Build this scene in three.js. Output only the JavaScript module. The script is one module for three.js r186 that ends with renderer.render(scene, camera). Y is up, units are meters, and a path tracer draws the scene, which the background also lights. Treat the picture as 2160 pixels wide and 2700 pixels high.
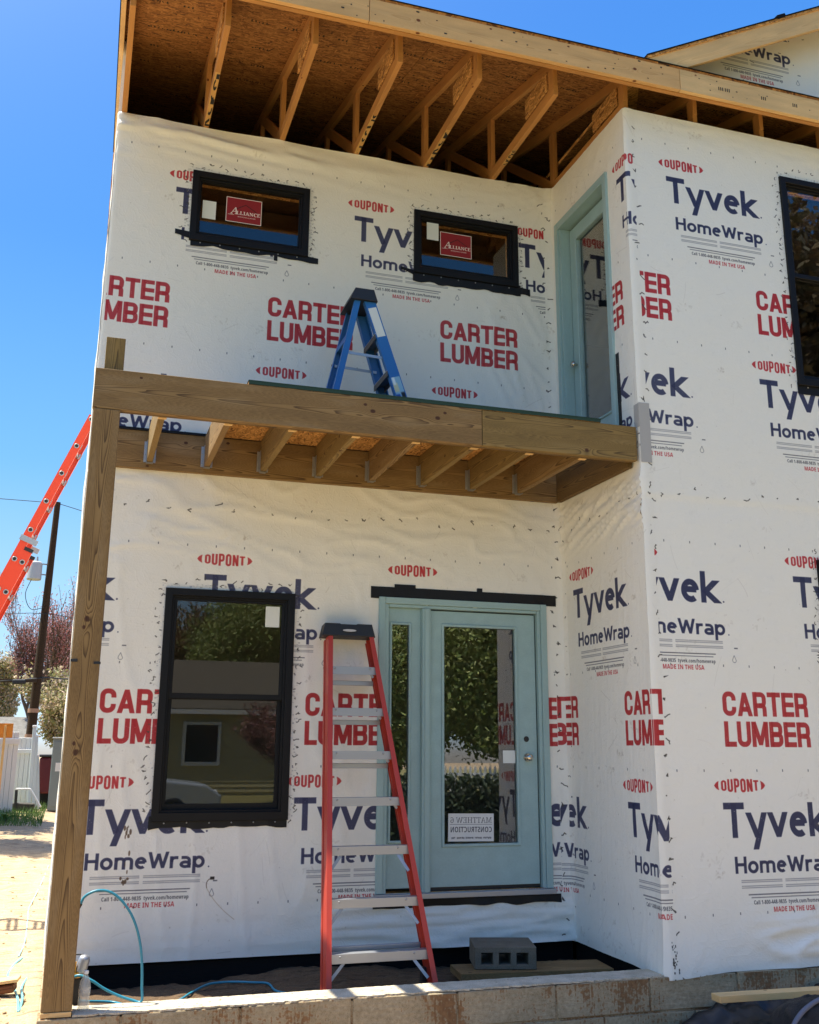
import * as THREE from 'three';
import { RoundedBoxGeometry } from 'three/addons/geometries/RoundedBoxGeometry.js';
import { mergeGeometries } from 'three/addons/utils/BufferGeometryUtils.js';
import { createNoise2D } from 'simplex-noise';

/* ------------------------------------------------------------ camera, sky, sun, exposure */
const scene = new THREE.Scene();
const FOCAL = 2697.7, PW = 2160, PH = 2700;
const camera = new THREE.PerspectiveCamera(2 * Math.atan(PH / 2 / FOCAL) * 180 / Math.PI, PW / PH, 0.05, 600);
camera.setViewOffset(PW, PH, 0, 82, PW, PH);
{
  const m = new THREE.Matrix4().makeBasis(new THREE.Vector3(0.95275771, 0.00649999, 0.30366181), new THREE.Vector3(-0.08196033, 0.9681853, 0.23643125), new THREE.Vector3(-0.2924641, -0.25014992, 0.92297875));
  camera.quaternion.setFromRotationMatrix(m);
  camera.position.set(0.0336, 1.1788, 7.6499);
}
const EXPOSURE = 2.2;
const SUN = new THREE.Vector3(-0.355, 1, -0.15).normalize();
{
  const W = 512, H = 256, a = new Float32Array(W * H * 4), d = new THREE.Vector3();
  const stops = [[-1, .36, .34, .31], [-0.06, .36, .34, .31], [0, .44, .55, .63], [.08, .28, .45, .60], [.25, .12, .305, .55], [.45, .056, .20, .50], [.7, .03, .14, .45], [1, .026, .11, .40]];
  for (let y = 0; y < H; y++) for (let x = 0; x < W; x++) {
    const th = (y + .5) / H * Math.PI - Math.PI / 2, ph = (x + .5) / W * 2 * Math.PI - Math.PI, s = Math.sin(th);
    d.set(Math.cos(th) * Math.cos(ph), s, Math.cos(th) * Math.sin(ph));
    let k = 0; while (k < stops.length - 2 && s > stops[k + 1][0]) k++;
    const p = stops[k], q = stops[k + 1], t = Math.min(1, Math.max(0, (s - p[0]) / (q[0] - p[0])));
    const g = s > 0 ? 1.1 * Math.pow(Math.max(0, d.dot(SUN)), 8) : 0;
    for (let c = 0; c < 3; c++) a[(y * W + x) * 4 + c] = .89 * (p[c + 1] + (q[c + 1] - p[c + 1]) * t) + g * [.9, .95, 1][c];
    a[(y * W + x) * 4 + 3] = 1;
  }
  const sky = new THREE.DataTexture(a, W, H, THREE.RGBAFormat, THREE.FloatType);
  sky.mapping = THREE.EquirectangularReflectionMapping; sky.magFilter = THREE.LinearFilter; sky.needsUpdate = true;
  scene.background = sky; scene.environment = sky;
}
const sun = new THREE.DirectionalLight(new THREE.Color(1, 0.935, 0.77), 5);
sun.target.position.set(2, 1, 0); sun.position.copy(SUN).multiplyScalar(40).add(sun.target.position);
sun.castShadow = true; sun.shadow.mapSize.set(4096, 4096);
Object.assign(sun.shadow.camera, { left: -30, right: 30, top: 30, bottom: -30, near: 1, far: 120 });
scene.add(sun, sun.target);
const renderer = new THREE.WebGLRenderer({ antialias: true });
renderer.setSize(819, 1024);
renderer.shadowMap.enabled = true;
renderer.toneMapping = THREE.LinearToneMapping;
renderer.toneMappingExposure = EXPOSURE;

/* ------------------------------------------------------------ helpers */
let seed = 7;
const rnd = () => { seed = (seed + 0x6d2b79f5) | 0; let t = Math.imul(seed ^ (seed >>> 15), 1 | seed); t = (t + Math.imul(t ^ (t >>> 7), 61 | t)) ^ t; return ((t ^ (t >>> 14)) >>> 0) / 4294967296; };
const rr = (a, b) => a + (b - a) * rnd();
const noise = createNoise2D(rnd);
const fbm = (x, y, o = 4) => { let s = 0, a = .5, n = 0; for (let i = 0; i < o; i++) { s += a * noise(x + i * 17.3, y - i * 9.1); n += a; a *= .5; x *= 2; y *= 2; } return s / n; };
const clamp = (x, a = 0, b = 1) => Math.min(b, Math.max(a, x));
const smooth = (a, b, x) => { const t = clamp((x - a) / (b - a)); return t * t * (3 - 2 * t); };
const V = (x, y, z) => new THREE.Vector3(x, y, z);
const used = new Map();
const numbered = (n) => { const k = used.get(n) ?? 0; used.set(n, k + 1); return k ? n + '_' + String(k).padStart(3, '0') : n; };
const XB = 3.8, ZB = 1.328, YT = 6.112;

function thing(name, label, category, pos = [0, 0, 0], turn = 0, group) {
  const o = new THREE.Group(); o.name = numbered(name); o.position.set(...pos); o.rotation.y = turn;
  o.userData = { label, category }; if (group) o.userData.group = group; scene.add(o); return o;
}
function part(name, geo, mat, parent, label) {
  const g = Array.isArray(geo) ? (geo.length > 1 ? merge(geo) : geo[0]) : geo;
  const m = new THREE.Mesh(g, mat); m.name = name; m.castShadow = m.receiveShadow = true; if (label) m.userData.label = label;
  parent.add(m); return m;
}
function sub(name, parent, pos = [0, 0, 0], turn = 0) { const o = new THREE.Group(); o.name = name; o.position.set(...pos); o.rotation.y = turn; parent.add(o); return o; }
function structure(name, geo, mat, label) { const m = part(numbered(name), geo, mat, scene); m.userData = { kind: 'structure', label }; return m; }
function merge(list) {
  return mergeGeometries(list.map((g) => {
    let h = g.index ? g.toNonIndexed() : g.clone();
    for (const k of Object.keys(h.attributes)) if (!['position', 'normal', 'uv'].includes(k)) h.deleteAttribute(k);
    h.clearGroups(); if (!h.attributes.uv) h.setAttribute('uv', new THREE.BufferAttribute(new Float32Array(h.attributes.position.count * 2), 2));
    return h;
  }));
}
// texture coordinates in metres: u runs along the grain axis, v across it
function grainUV(g, axis = 0, lu = 1, lv = 1, du = rr(0, 4), dv = rr(0, 4)) {
  const P = g.attributes.position, N = g.attributes.normal, uv = new Float32Array(P.count * 2), o = [0, 1, 2].filter((k) => k !== axis);
  for (let i = 0; i < P.count; i++) {
    const p = [P.getX(i), P.getY(i), P.getZ(i)], n = [Math.abs(N.getX(i)), Math.abs(N.getY(i)), Math.abs(N.getZ(i))];
    let u, v;
    if (n[axis] > .75) { u = p[o[0]] * .4; v = p[o[1]]; }
    else { u = p[axis]; v = n[o[0]] > n[o[1]] ? p[o[1]] : p[o[0]]; }
    uv[2 * i] = u / lu + du; uv[2 * i + 1] = v / lv + dv;
  }
  g.setAttribute('uv', new THREE.BufferAttribute(uv, 2)); return g;
}
function slab(x0, x1, y0, y1, z0, z1, { r = .003, axis, lu = 4, lv = .6, du, dv } = {}) {
  const w = x1 - x0, h = y1 - y0, d = z1 - z0; r = Math.min(r, w * .3, h * .3, d * .3);
  const g = r > 0 ? new RoundedBoxGeometry(w, h, d, 1, r) : new THREE.BoxGeometry(w, h, d).toNonIndexed();
  g.clearGroups(); if (axis === undefined) axis = w >= h && w >= d ? 0 : h >= d ? 1 : 2;
  grainUV(g, axis, lu, lv, du, dv); g.translate((x0 + x1) / 2, (y0 + y1) / 2, (z0 + z1) / 2); return g;
}
const basis = (p, q, hint) => {
  const z = q.clone().sub(p), len = z.length(); z.normalize();
  const x = hint.clone().addScaledVector(z, -hint.dot(z)).normalize(), y = z.clone().cross(x);
  return { len, m: new THREE.Matrix4().makeBasis(x, y, z).setPosition(p) };
};
// a bar from p to q; w runs along hint, h across both
function bar(p, q, w, h, hint = V(0, 0, 1), r = .002, lu = 4, lv = .6) {
  const { len, m } = basis(p, q, hint); const g = slab(-w / 2, w / 2, -h / 2, h / 2, 0, len, { r, axis: 2, lu, lv }); g.applyMatrix4(m); return g;
}
function extrudeAlong(shape, p, q, hint) { const { len, m } = basis(p, q, hint); const g = new THREE.ExtrudeGeometry(shape, { depth: len, bevelEnabled: false }); grainUV(g, 2, 1, .3); g.applyMatrix4(m); return g; }
const poly = (pts) => { const s = new THREE.Shape(); pts.forEach(([x, y], i) => i ? s.lineTo(x, y) : s.moveTo(x, y)); s.closePath(); return s; };
const cShape = (w, d, t) => poly([[0, -d / 2], [w, -d / 2], [w, -d / 2 + t], [t, -d / 2 + t], [t, d / 2 - t], [w, d / 2 - t], [w, d / 2], [0, d / 2]]);
const tube = (pts, r, seg = 60, rad = 8, closed = false) => new THREE.TubeGeometry(new THREE.CatmullRomCurve3(pts, closed, 'centripetal'), seg, r, rad, closed);
const cyl = (r0, r1, h, x, y, z, seg = 20) => { const g = new THREE.CylinderGeometry(r1, r0, h, seg); g.translate(x, y + h / 2, z); return g; };
// rectangular ring in the xy plane; t = widths of left, right, bottom, top
function ring(x0, x1, y0, y1, [l, r, b, t], z0, z1, bev = .003) {
  const s = poly([[x0 + bev, y0 + bev], [x1 - bev, y0 + bev], [x1 - bev, y1 - bev], [x0 + bev, y1 - bev]]);
  const h = new THREE.Path(); [[x0 + l, y0 + b], [x0 + l, y1 - t], [x1 - r, y1 - t], [x1 - r, y0 + b]].forEach(([x, y], i) => i ? h.lineTo(x, y) : h.moveTo(x, y)); h.closePath(); s.holes.push(h);
  const g = new THREE.ExtrudeGeometry(s, { depth: z1 - z0 - 2 * bev, bevelEnabled: true, bevelSize: bev, bevelThickness: bev, bevelSegments: 1 });
  g.translate(0, 0, z0 + bev); grainUV(g, 1, 1, 1); return g;
}

/* ------------------------------------------------------------ textures */
const canvas = (w, h) => { const c = document.createElement('canvas'); c.width = w; c.height = h; return c; };
const tex = (c, srgb = true, rep) => { const t = new THREE.CanvasTexture(c); if (srgb) t.colorSpace = THREE.SRGBColorSpace; t.magFilter = THREE.LinearFilter; if (rep) t.wrapS = t.wrapT = THREE.RepeatWrapping; t.anisotropy = 8; return t; };
function pixelTex(w, h, f, srgb = true, mirror = false) {
  const a = new Uint8Array(w * h * 4);
  for (let y = 0; y < h; y++) for (let x = 0; x < w; x++) { const c = f(x / w, y / h), i = (y * w + x) * 4; a[i] = clamp(c[0], 0, 255); a[i + 1] = clamp(c[1], 0, 255); a[i + 2] = clamp(c[2], 0, 255); a[i + 3] = 255; }
  const t = new THREE.DataTexture(a, w, h); t.wrapS = t.wrapT = mirror ? THREE.MirroredRepeatWrapping : THREE.RepeatWrapping; t.magFilter = THREE.LinearFilter; t.minFilter = THREE.LinearMipmapLinearFilter; t.generateMipmaps = true;
  if (srgb) t.colorSpace = THREE.SRGBColorSpace; t.needsUpdate = true; return t;
}
// plain-sawn lumber, 4 m long by 0.6 m: flat-sawn arches, straight grain, knots
function woodTex(early, late, { knots = 9, lineGap = 46, contrast = 1, knotCol = [70, 42, 22], weather = 0 } = {}) {
  const K = []; for (let i = 0; i < knots; i++) K.push([rr(0, 4), rr(0, .6), rr(.008, .017)]);
  return pixelTex(2048, 512, (fu, fv) => {
    const u = fu * 4, v = fv * .6, lane = Math.floor(v / .15), lv = v - (lane + .5) * .15 + .03 * noise(u * .35, lane * 7.7);
    let kn = 0, bend = 0;
    for (const [ku, kv, kr] of K) { const du = (u - ku) * .75, dv = v - kv, d = Math.hypot(du, dv); if (d < kr * 6) { bend += Math.exp(-((d / kr) ** 2) * .16) * .9; if (d < kr) kn = Math.max(kn, smooth(kr, kr * .55, d)); } }
    const arch = lv * lv * 950 + u * (lane % 2 ? 1.5 : -1.5) + .5 * fbm(u * .8, v * 9 + lane * 3, 3) + bend;
    const r = arch * 2.3, f = r - Math.floor(r);
    const lateW = Math.pow(f, 3.2) * smooth(1, .93, f);
    const fib = fbm(u * 5, v * 260, 3), blot = fbm(u * 1.1 + 4, v * 6, 3);
    const t = clamp(lateW * .8 * contrast + .13 * fib + .1), w = 1 + .09 * blot + .05 * fib;
    const c = [0, 1, 2].map((k) => (early[k] * (1 - t) + late[k] * t) * w);
    if (weather) { const g = weather * smooth(.0, .7, blot + .25 * fib); for (let k = 0; k < 3; k++) c[k] = c[k] * (1 - g) + [138, 130, 116][k] * g; }
    return c.map((x, k) => x * (1 - kn) + knotCol[k] * kn * (1 + .3 * fib));
  }, true, true);
}
const TW = { pt: woodTex([150, 120, 74], [74, 52, 26], { knots: 13, weather: .2, contrast: 1.35 }), spf: woodTex([222, 186, 130], [186, 138, 78], { knots: 10, contrast: .55, knotCol: [112, 66, 32] }), ptGreen: woodTex([146, 119, 66], [76, 58, 28], { knots: 10, weather: .12, contrast: 1.3 }) };
const fibreBump = pixelTex(512, 512, (u, v) => { const n = 128 + 70 * fbm(u * 6, v * 90, 4); return [n, n, n]; }, false, true);
// oriented strand board, 1.2 m square
const osbTex = (() => {
  const c = canvas(1024, 1024), x = c.getContext('2d'); x.fillStyle = '#b98a4e'; x.fillRect(0, 0, 1024, 1024);
  for (let i = 0; i < 9000; i++) {
    const l = rr(18, 92), w = rr(4, 15), px = rr(0, 1024), py = rr(0, 1024), a = (rnd() < .72 ? rr(-.5, .5) : rr(-1.6, 1.6)), t = rnd();
    x.fillStyle = `rgb(${150 + t * 78 | 0},${102 + t * 70 | 0},${48 + t * 52 | 0})`; if (rnd() < .1) x.fillStyle = `rgb(${104 + t * 30 | 0},${66 + t * 22 | 0},${30 + t * 16 | 0})`;
    for (const ox of [0, -1024]) for (const oy of [0, -1024]) { x.save(); x.translate(px + (px > 920 ? ox : 0), py + (py > 920 ? oy : 0)); x.rotate(a); x.beginPath(); x.moveTo(-l / 2, -w / 2 * rr(.3, 1)); x.lineTo(l / 2, -w / 2); x.lineTo(l / 2 * rr(.8, 1), w / 2); x.lineTo(-l / 2, w / 2 * rr(.4, 1)); x.fill(); x.restore(); }
  }
  return tex(c, true, true);
})();
const concreteTex = pixelTex(1024, 1024, (u, v) => { const n = fbm(u * 90, v * 90, 3), m = fbm(u * 5, v * 5, 4), p = fbm(u * 190, v * 190, 2); const pit = p > .52 ? -46 : 0, b = 142 + 20 * n + 16 * m + pit; return [b + 4, b - 2, b - 13]; }, true, true);
// block face: mud splashed and smeared over the concrete
const mudTex = pixelTex(2048, 512, (u, v) => {
  const x = u * 4, y = v * 1, n = fbm(x * 22, y * 26, 4), m = fbm(x * 1.6 + 3, y * 1.5, 3), drip = fbm(x * 42, y * 5, 3), p = fbm(x * 120, y * 120, 2);
  const k = smooth(-.02, .3, m * .8 + n * .5 + drip * .3 - .04) * .85, b = 148 + 20 * n + (p > .5 ? -34 : 0) + 10 * fbm(x * 3, y * 3, 2);
  const mud = [118 + 26 * n, 82 + 22 * n, 50 + 16 * n];
  return [(b + 14) * (1 - k) + mud[0] * k, (b - 2) * (1 - k) + mud[1] * k, (b - 30) * (1 - k) + mud[2] * k];
}, true, true);
const roughBump = pixelTex(512, 512, (u, v) => { const n = 128 + 80 * fbm(u * 34, v * 34, 4); return [n, n, n]; }, false, true);
const dirtTex = pixelTex(1024, 1024, (u, v) => {
  const n = fbm(u * 60, v * 60, 4), m = fbm(u * 6, v * 6, 4), p = fbm(u * 150, v * 150, 2), s = fbm(u * 3 + 9, v * 26, 3);
  let c = [176 + 20 * n + 17 * m, 152 + 20 * n + 16 * m, 120 + 18 * n + 14 * m];
  if (p > .56) c = c.map((q) => q * .7); const k = smooth(.15, .5, s) * .22; return c.map((q) => q * (1 - k));
}, true, true);
const crinkle = pixelTex(1024, 1024, (u, v) => { const wx = .05 * noise(u * 6, v * 6), a = Math.pow(1 - Math.abs(noise((u + wx) * 11, v * 8 + 3)), 9), b = Math.pow(1 - Math.abs(noise(u * 9 + v * 6, (v - u) * 7 + wx * 40)), 10), d = Math.pow(1 - Math.abs(noise(u * 27, v * 22)), 6); const n = 90 + 30 * fbm(u * 50, v * 50, 3) + 70 * a + 55 * b + 28 * d; return [n, n, n]; }, false, true);

const mat = (o) => new THREE.MeshStandardMaterial({ roughness: .8, ...o });
const rgb = (r, g, b) => new THREE.Color().setRGB(r, g, b);
const M = {
  pt: mat({ map: TW.pt, roughness: .82, bumpMap: fibreBump, bumpScale: .0012 }), pt2: mat({ map: TW.ptGreen, roughness: .82, bumpMap: fibreBump, bumpScale: .0012 }),
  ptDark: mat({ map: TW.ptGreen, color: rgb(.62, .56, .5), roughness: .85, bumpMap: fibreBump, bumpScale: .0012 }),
  spf: mat({ map: TW.spf, roughness: .78, bumpMap: fibreBump, bumpScale: .0006 }), spfGold: mat({ map: TW.spf, color: rgb(.70, .50, .31), roughness: .78, bumpMap: fibreBump, bumpScale: .0006 }),
  spfGrey: mat({ map: TW.spf, color: rgb(.95, .87, .8), roughness: .85, bumpMap: fibreBump, bumpScale: .0006 }),
  osb: mat({ map: osbTex, roughness: .82 }), osbGreen: mat({ color: rgb(.012, .04, .022), roughness: .7 }),
  concrete: mat({ map: concreteTex, roughness: .95, bumpMap: roughBump, bumpScale: .004 }), block: mat({ map: mudTex, roughness: .95, bumpMap: roughBump, bumpScale: .004 }), mortar: mat({ map: mudTex, color: rgb(.92, .9, .88), roughness: 1, bumpMap: roughBump, bumpScale: .004 }),
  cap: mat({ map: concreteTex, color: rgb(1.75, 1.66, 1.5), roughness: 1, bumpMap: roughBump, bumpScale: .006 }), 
  blockGrey: mat({ map: concreteTex, color: rgb(.56, .52, .45), roughness: .95, bumpMap: roughBump, bumpScale: .004 }),
  blackFrame: new THREE.MeshPhysicalMaterial({ color: rgb(.007, .007, .008), roughness: .5, specularIntensity: .45 }), blackTape: new THREE.MeshPhysicalMaterial({ color: rgb(.008, .008, .009), roughness: .5, specularIntensity: .6, bumpMap: crinkle, bumpScale: .004 }), tar: new THREE.MeshPhysicalMaterial({ color: rgb(.008, .008, .008), roughness: .8, specularIntensity: .3, bumpMap: roughBump, bumpScale: .004 }),
  doorGlass: new THREE.MeshPhysicalMaterial({ color: 0xffffff, transmission: 1, thickness: 0, ior: 2.05, roughness: 0, specularIntensity: 1 }),
  glass: new THREE.MeshPhysicalMaterial({ color: 0xffffff, transmission: 1, thickness: 0, ior: 1.5, roughness: 0, specularIntensity: 1 }),
  doorPaint: mat({ map: pixelTex(512, 512, (u, v) => { const n = 242 + 9 * fbm(u * 5, v * 5, 4) + 5 * fbm(u * 60, v * 40, 2); return [n, n, n - 2]; }, true, true), color: rgb(.36, .515, .515), roughness: .4, bumpMap: roughBump, bumpScale: .0006 }), aluminium: mat({ color: rgb(.40, .415, .45), roughness: .48, metalness: .8, bumpMap: fibreBump, bumpScale: .0004 }),
  galvanised: mat({ color: rgb(.42, .43, .44), roughness: .45, metalness: .8 }), nickel: mat({ color: rgb(.62, .56, .48), roughness: .22, metalness: 1 }),
  redGlass: mat({ color: rgb(.48, .052, .026), roughness: .42, bumpMap: fibreBump, bumpScale: .0008 }), orangeGlass: mat({ color: rgb(.75, .06, .014), roughness: .4 }), blueGlass: mat({ color: rgb(.022, .14, .40), roughness: .42, bumpMap: fibreBump, bumpScale: .0008 }),
  blackPlastic: mat({ color: rgb(.014, .014, .016), roughness: .5 }), hose: mat({ color: rgb(.025, .22, .32), roughness: .35 }), grey: mat({ color: rgb(.3, .3, .3), roughness: .6 }), paper: mat({ color: rgb(.72, .74, .68), roughness: .9 }),
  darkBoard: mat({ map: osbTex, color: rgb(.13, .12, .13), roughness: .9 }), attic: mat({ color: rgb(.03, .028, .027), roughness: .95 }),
  interior: mat({ color: rgb(.16, .13, .1), roughness: .95 }), white: mat({ color: rgb(.78, .78, .77), roughness: .6 }),
};
/* ------------------------------------------------------------ lettering: letters drawn as strokes, cap height 1, y down */
function rp(x, pts, r, close) {
  x.beginPath(); if (close) { const [a, b] = [pts[0], pts[1]]; x.moveTo((a[0] + b[0]) / 2, (a[1] + b[1]) / 2); for (let i = 1; i <= pts.length; i++) { const p = pts[i % pts.length], q = pts[(i + 1) % pts.length]; x.arcTo(p[0], p[1], (p[0] + q[0]) / 2, (p[1] + q[1]) / 2, r); } x.closePath(); }
  else { x.moveTo(...pts[0]); for (let i = 1; i < pts.length - 1; i++) x.arcTo(pts[i][0], pts[i][1], pts[i + 1][0], pts[i + 1][1], r); x.lineTo(...pts[pts.length - 1]); }
  x.stroke();
}
const ln = (x, ...pts) => { x.beginPath(); pts.forEach((p, i) => i ? x.lineTo(...p) : x.moveTo(...p)); x.stroke(); };
const cl = (x, a, b) => { x.beginPath(); x.rect(-.3, a, 2, b - a); x.clip(); };
const BLOCKY = { // wide square letters, stroke .2
  C: [.66, (x) => rp(x, [[.55, .37], [.55, .1], [.1, .1], [.1, .9], [.55, .9], [.55, .63]], .2)], A: [.72, (x) => { cl(x, 0, 1); ln(x, [.07, 1.1], [.36, .06], [.65, 1.1]); ln(x, [.2, .72], [.52, .72]); }],
  R: [.66, (x) => { ln(x, [.1, 1], [.1, 0]); rp(x, [[.1, .1], [.55, .1], [.55, .56], [.1, .56]], .16); rp(x, [[.3, .56], [.55, .56], [.55, 1]], .14); }], T: [.66, (x) => { ln(x, [0, .1], [.66, .1]); ln(x, [.33, 0], [.33, 1]); }],
  E: [.6, (x) => { ln(x, [.1, 1], [.1, 0]); for (const y of [.1, .5, .9]) ln(x, [.1, y], [.6, y]); }], L: [.56, (x) => { ln(x, [.1, 0], [.1, 1]); ln(x, [.1, .9], [.56, .9]); }],
  U: [.66, (x) => rp(x, [[.1, 0], [.1, .9], [.56, .9], [.56, 0]], .2)], M: [.82, (x) => { ln(x, [.1, 1], [.1, 0]); ln(x, [.72, 1], [.72, 0]); ln(x, [.12, .02], [.41, .9], [.7, .02]); }],
  B: [.66, (x) => { ln(x, [.1, 1], [.1, 0]); rp(x, [[.1, .1], [.54, .1], [.54, .5], [.1, .5]], .15); rp(x, [[.1, .5], [.56, .5], [.56, .9], [.1, .9]], .16); }],
};
const NARROW = { // tall narrow letters, stroke .16
  D: [.46, (x) => rp(x, [[.09, .08], [.37, .08], [.37, .92], [.09, .92]], .14, true)], U: [.46, (x) => rp(x, [[.09, 0], [.09, .92], [.37, .92], [.37, 0]], .14)], P: [.46, (x) => { ln(x, [.09, 0], [.09, 1]); rp(x, [[.09, .08], [.37, .08], [.37, .56], [.09, .56]], .12); }],
  O: [.46, (x) => rp(x, [[.09, .08], [.37, .08], [.37, .92], [.09, .92]], .14, true)], N: [.48, (x) => { ln(x, [.09, 1], [.09, 0]); ln(x, [.39, 1], [.39, 0]); ln(x, [.11, .05], [.37, .95]); }], T: [.42, (x) => { ln(x, [0, .08], [.42, .08]); ln(x, [.21, 0], [.21, 1]); }],
};
const el = (x, cx, cy, rx, ry, a0, a1) => { x.beginPath(); x.ellipse(cx, cy, rx, ry, 0, a0, a1); x.stroke(); };
const ROUND = { // humanist letters, stroke .17, x-height from .3 to 1
  T: [.74, (x) => { ln(x, [0, .085], [.74, .085]); ln(x, [.37, 0], [.37, 1]); }], y: [.7, (x) => { cl(x, .28, 1.34); ln(x, [.026, .2], [.35, .97]); ln(x, [.668, .2], [.236, 1.44]); }], v: [.7, (x) => { cl(x, .28, 1); ln(x, [.037, .2], [.35, .96], [.663, .2]); }],
  e: [.66, (x) => { x.beginPath(); x.moveTo(.12, .6); x.lineTo(.56, .6); x.ellipse(.33, .64, .235, .275, 0, -.1, -Math.PI, true); x.ellipse(.35, .64, .255, .275, 0, Math.PI, .95, true); x.stroke(); }], k: [.66, (x) => { ln(x, [.085, 0], [.085, 1]); cl(x, .28, 1); ln(x, [.66, .21], [.17, .64], [.7, 1.07]); }],
  H: [.74, (x) => { ln(x, [.085, 0], [.085, 1]); ln(x, [.655, 0], [.655, 1]); ln(x, [.085, .48], [.655, .48]); }], o: [.68, (x) => el(x, .34, .64, .255, .275, 0, 7)], m: [1.02, (x) => { ln(x, [.085, .28], [.085, 1]); rp(x, [[.085, .5], [.13, .365], [.51, .365], [.51, 1]], .16); rp(x, [[.51, .5], [.56, .365], [.935, .365], [.935, 1]], .16); }],
  W: [1.1, (x) => { cl(x, 0, 1); ln(x, [.035, -.1], [.3, .95], [.55, .12], [.8, .95], [1.065, -.1]); }], r: [.46, (x) => { ln(x, [.085, .28], [.085, 1]); rp(x, [[.085, .62], [.12, .37], [.46, .37]], .2); }], a: [.62, (x) => { rp(x, [[.08, .37], [.53, .37], [.53, 1]], .2); x.beginPath(); x.ellipse(.31, .78, .23, .14, 0, 0, 7); x.stroke(); }], p: [.68, (x) => { ln(x, [.085, .28], [.085, 1.34]); el(x, .35, .64, .25, .275, 0, 7); }],
};
// text fitted into width w (metres) with cap height h, its top left at (x, y) of a context scaled in metres with y down
function letters(ctx, font, text, x, y, h, w, stroke, gap, color, warp) {
  const adv = [...text].map((c) => font[c][0]), total = adv.reduce((a, b) => a + b, 0) + gap * (text.length - 1), kx = w / total; let at = 0;
  ctx.strokeStyle = color; ctx.lineCap = 'butt'; ctx.lineJoin = 'miter'; ctx.miterLimit = 3;
  [...text].forEach((c, i) => {
    const s = warp ? warp((at + adv[i] / 2) / total) : 1;
    ctx.save(); ctx.translate(x + at * kx, y + h * (1 - s) / 2); ctx.scale(kx, h * s); ctx.lineWidth = stroke; font[c][1](ctx); ctx.restore(); at += adv[i] + gap;
  });
}
const RED = '#a81e22', NAVY = '#26294a', INK = '#2c2d33';
function stampWrap(c, x, yd) { c.globalAlpha = rr(.86, .97); drawWrap(c, x, yd); c.globalAlpha = 1; }
function drawWrap(c, x, yd) { // maker's mark: emblem, two lines, small print; c is in metres with y down, yd = height of the emblem's middle
  letters(c, NARROW, 'DUPONT', x + .055, -yd - .046, .092, .30, .17, .08, '#b3262b', (t) => 1 - .34 * Math.pow(Math.abs(2 * t - 1), 2));
  c.fillStyle = '#b3262b'; for (const s of [0, 1]) { c.save(); c.translate(x + (s ? .41 : 0), -yd); if (s) c.scale(-1, 1); c.beginPath(); c.moveTo(0, 0); c.quadraticCurveTo(.012, -.022, .038, -.03); c.quadraticCurveTo(.028, 0, .038, .03); c.quadraticCurveTo(.012, .022, 0, 0); c.fill(); c.restore(); }
  letters(c, ROUND, 'Tyvek', x + .06, -yd + .115, .227, .835, .19, .075, NAVY);
  letters(c, ROUND, 'HomeWrap', x + .125, -yd + .462, .108, .80, .185, .1, NAVY);
  c.fillStyle = NAVY; for (const [dx, dy, r] of [[.93, .33, .012], [.955, .565, .009]]) { c.beginPath(); c.arc(x + dx, -yd + dy, r * .55, 0, 7); c.fill(); }
  c.fillStyle = '#8d8c8f'; for (const [a, b] of [[.165, .49], [.515, .90]]) for (let k = 0; k < 2; k++) for (let q = 0; q < 2; q++) c.fillRect(x + a, -yd + .612 + k * .036 + q * .011, b - a, .0055);
  c.fillStyle = '#57565c'; c.fillRect(x + .215, -yd + .702, .62, .007); c.fillRect(x + .235, -yd + .722, .58, .005);
  const small = (t, dx, dy, h, col, w) => { c.save(); c.translate(x + dx, -yd + dy); c.fillStyle = col; c.font = 'bold 100px sans-serif'; const k = w / c.measureText(t).width; c.scale(k, h / 72); c.fillText(t, 0, 0); c.restore(); };
  small('Call 1-800-448-9835  tyvek.com/homewrap', .25, .768, .026, INK, .58); small('MADE IN THE USA', .40, .818, .034, '#b3262b', .335);
  c.strokeStyle = '#6b6a70'; c.lineWidth = .004; c.beginPath(); c.moveTo(x + .985, -yd + .71); c.lineTo(x + .97, -yd + .74); c.arc(x + .985, -yd + .745, .015, Math.PI, 0, true); c.lineTo(x + .985, -yd + .71); c.stroke(); c.fillStyle = '#55545a'; c.fillRect(x + .99, -yd + .655, .03, .008);
}
function stampYard(c, x, yt) { c.globalAlpha = rr(.84, .95); drawYard(c, x, yt); c.globalAlpha = 1; }
function drawYard(c, x, yt) { letters(c, BLOCKY, 'CARTER', x, -yt, .168, .71, .2, .055, RED); letters(c, BLOCKY, 'LUMBER', x, -yt + .205, .172, .71, .2, .055, RED); }
const ROWS = { W: { stamps: [[.403, 5.65], [1.89, 5.65], [3.40, 5.645], [-.30, 4.047], [1.171, 4.047], [2.643, 4.047], [-.68, 2.515], [.803, 2.515], [2.282, 2.515], [.05, .917], [1.535, .92], [3.02, .92]], yards: [[-.24, 4.69], [1.247, 4.69], [2.72, 4.69], [.19, 1.553], [1.656, 1.553], [3.14, 1.556]] },
  S: { stamps: [[1.131, 5.66], [.32, 4.06], [.138, 2.513], [-.61, .916], [.873, .916]], yards: [[.496, 4.69], [-.50, 1.565], [.95, 1.565]] },
  F: { stamps: [[4.092, 5.685], [5.57, 5.685], [7.05, 5.685], [3.33, 4.06], [4.814, 4.06], [6.3, 4.06], [7.78, 4.06], [3.482, 2.522], [4.964, 2.525], [6.45, 2.525], [7.93, 2.525], [4.233, .925], [5.71, .925], [7.19, .925]], yards: [[3.42, 4.705], [4.905, 4.70], [6.39, 4.7], [7.87, 4.7], [4.345, 1.56], [5.82, 1.56], [7.3, 1.56]] } };
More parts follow.
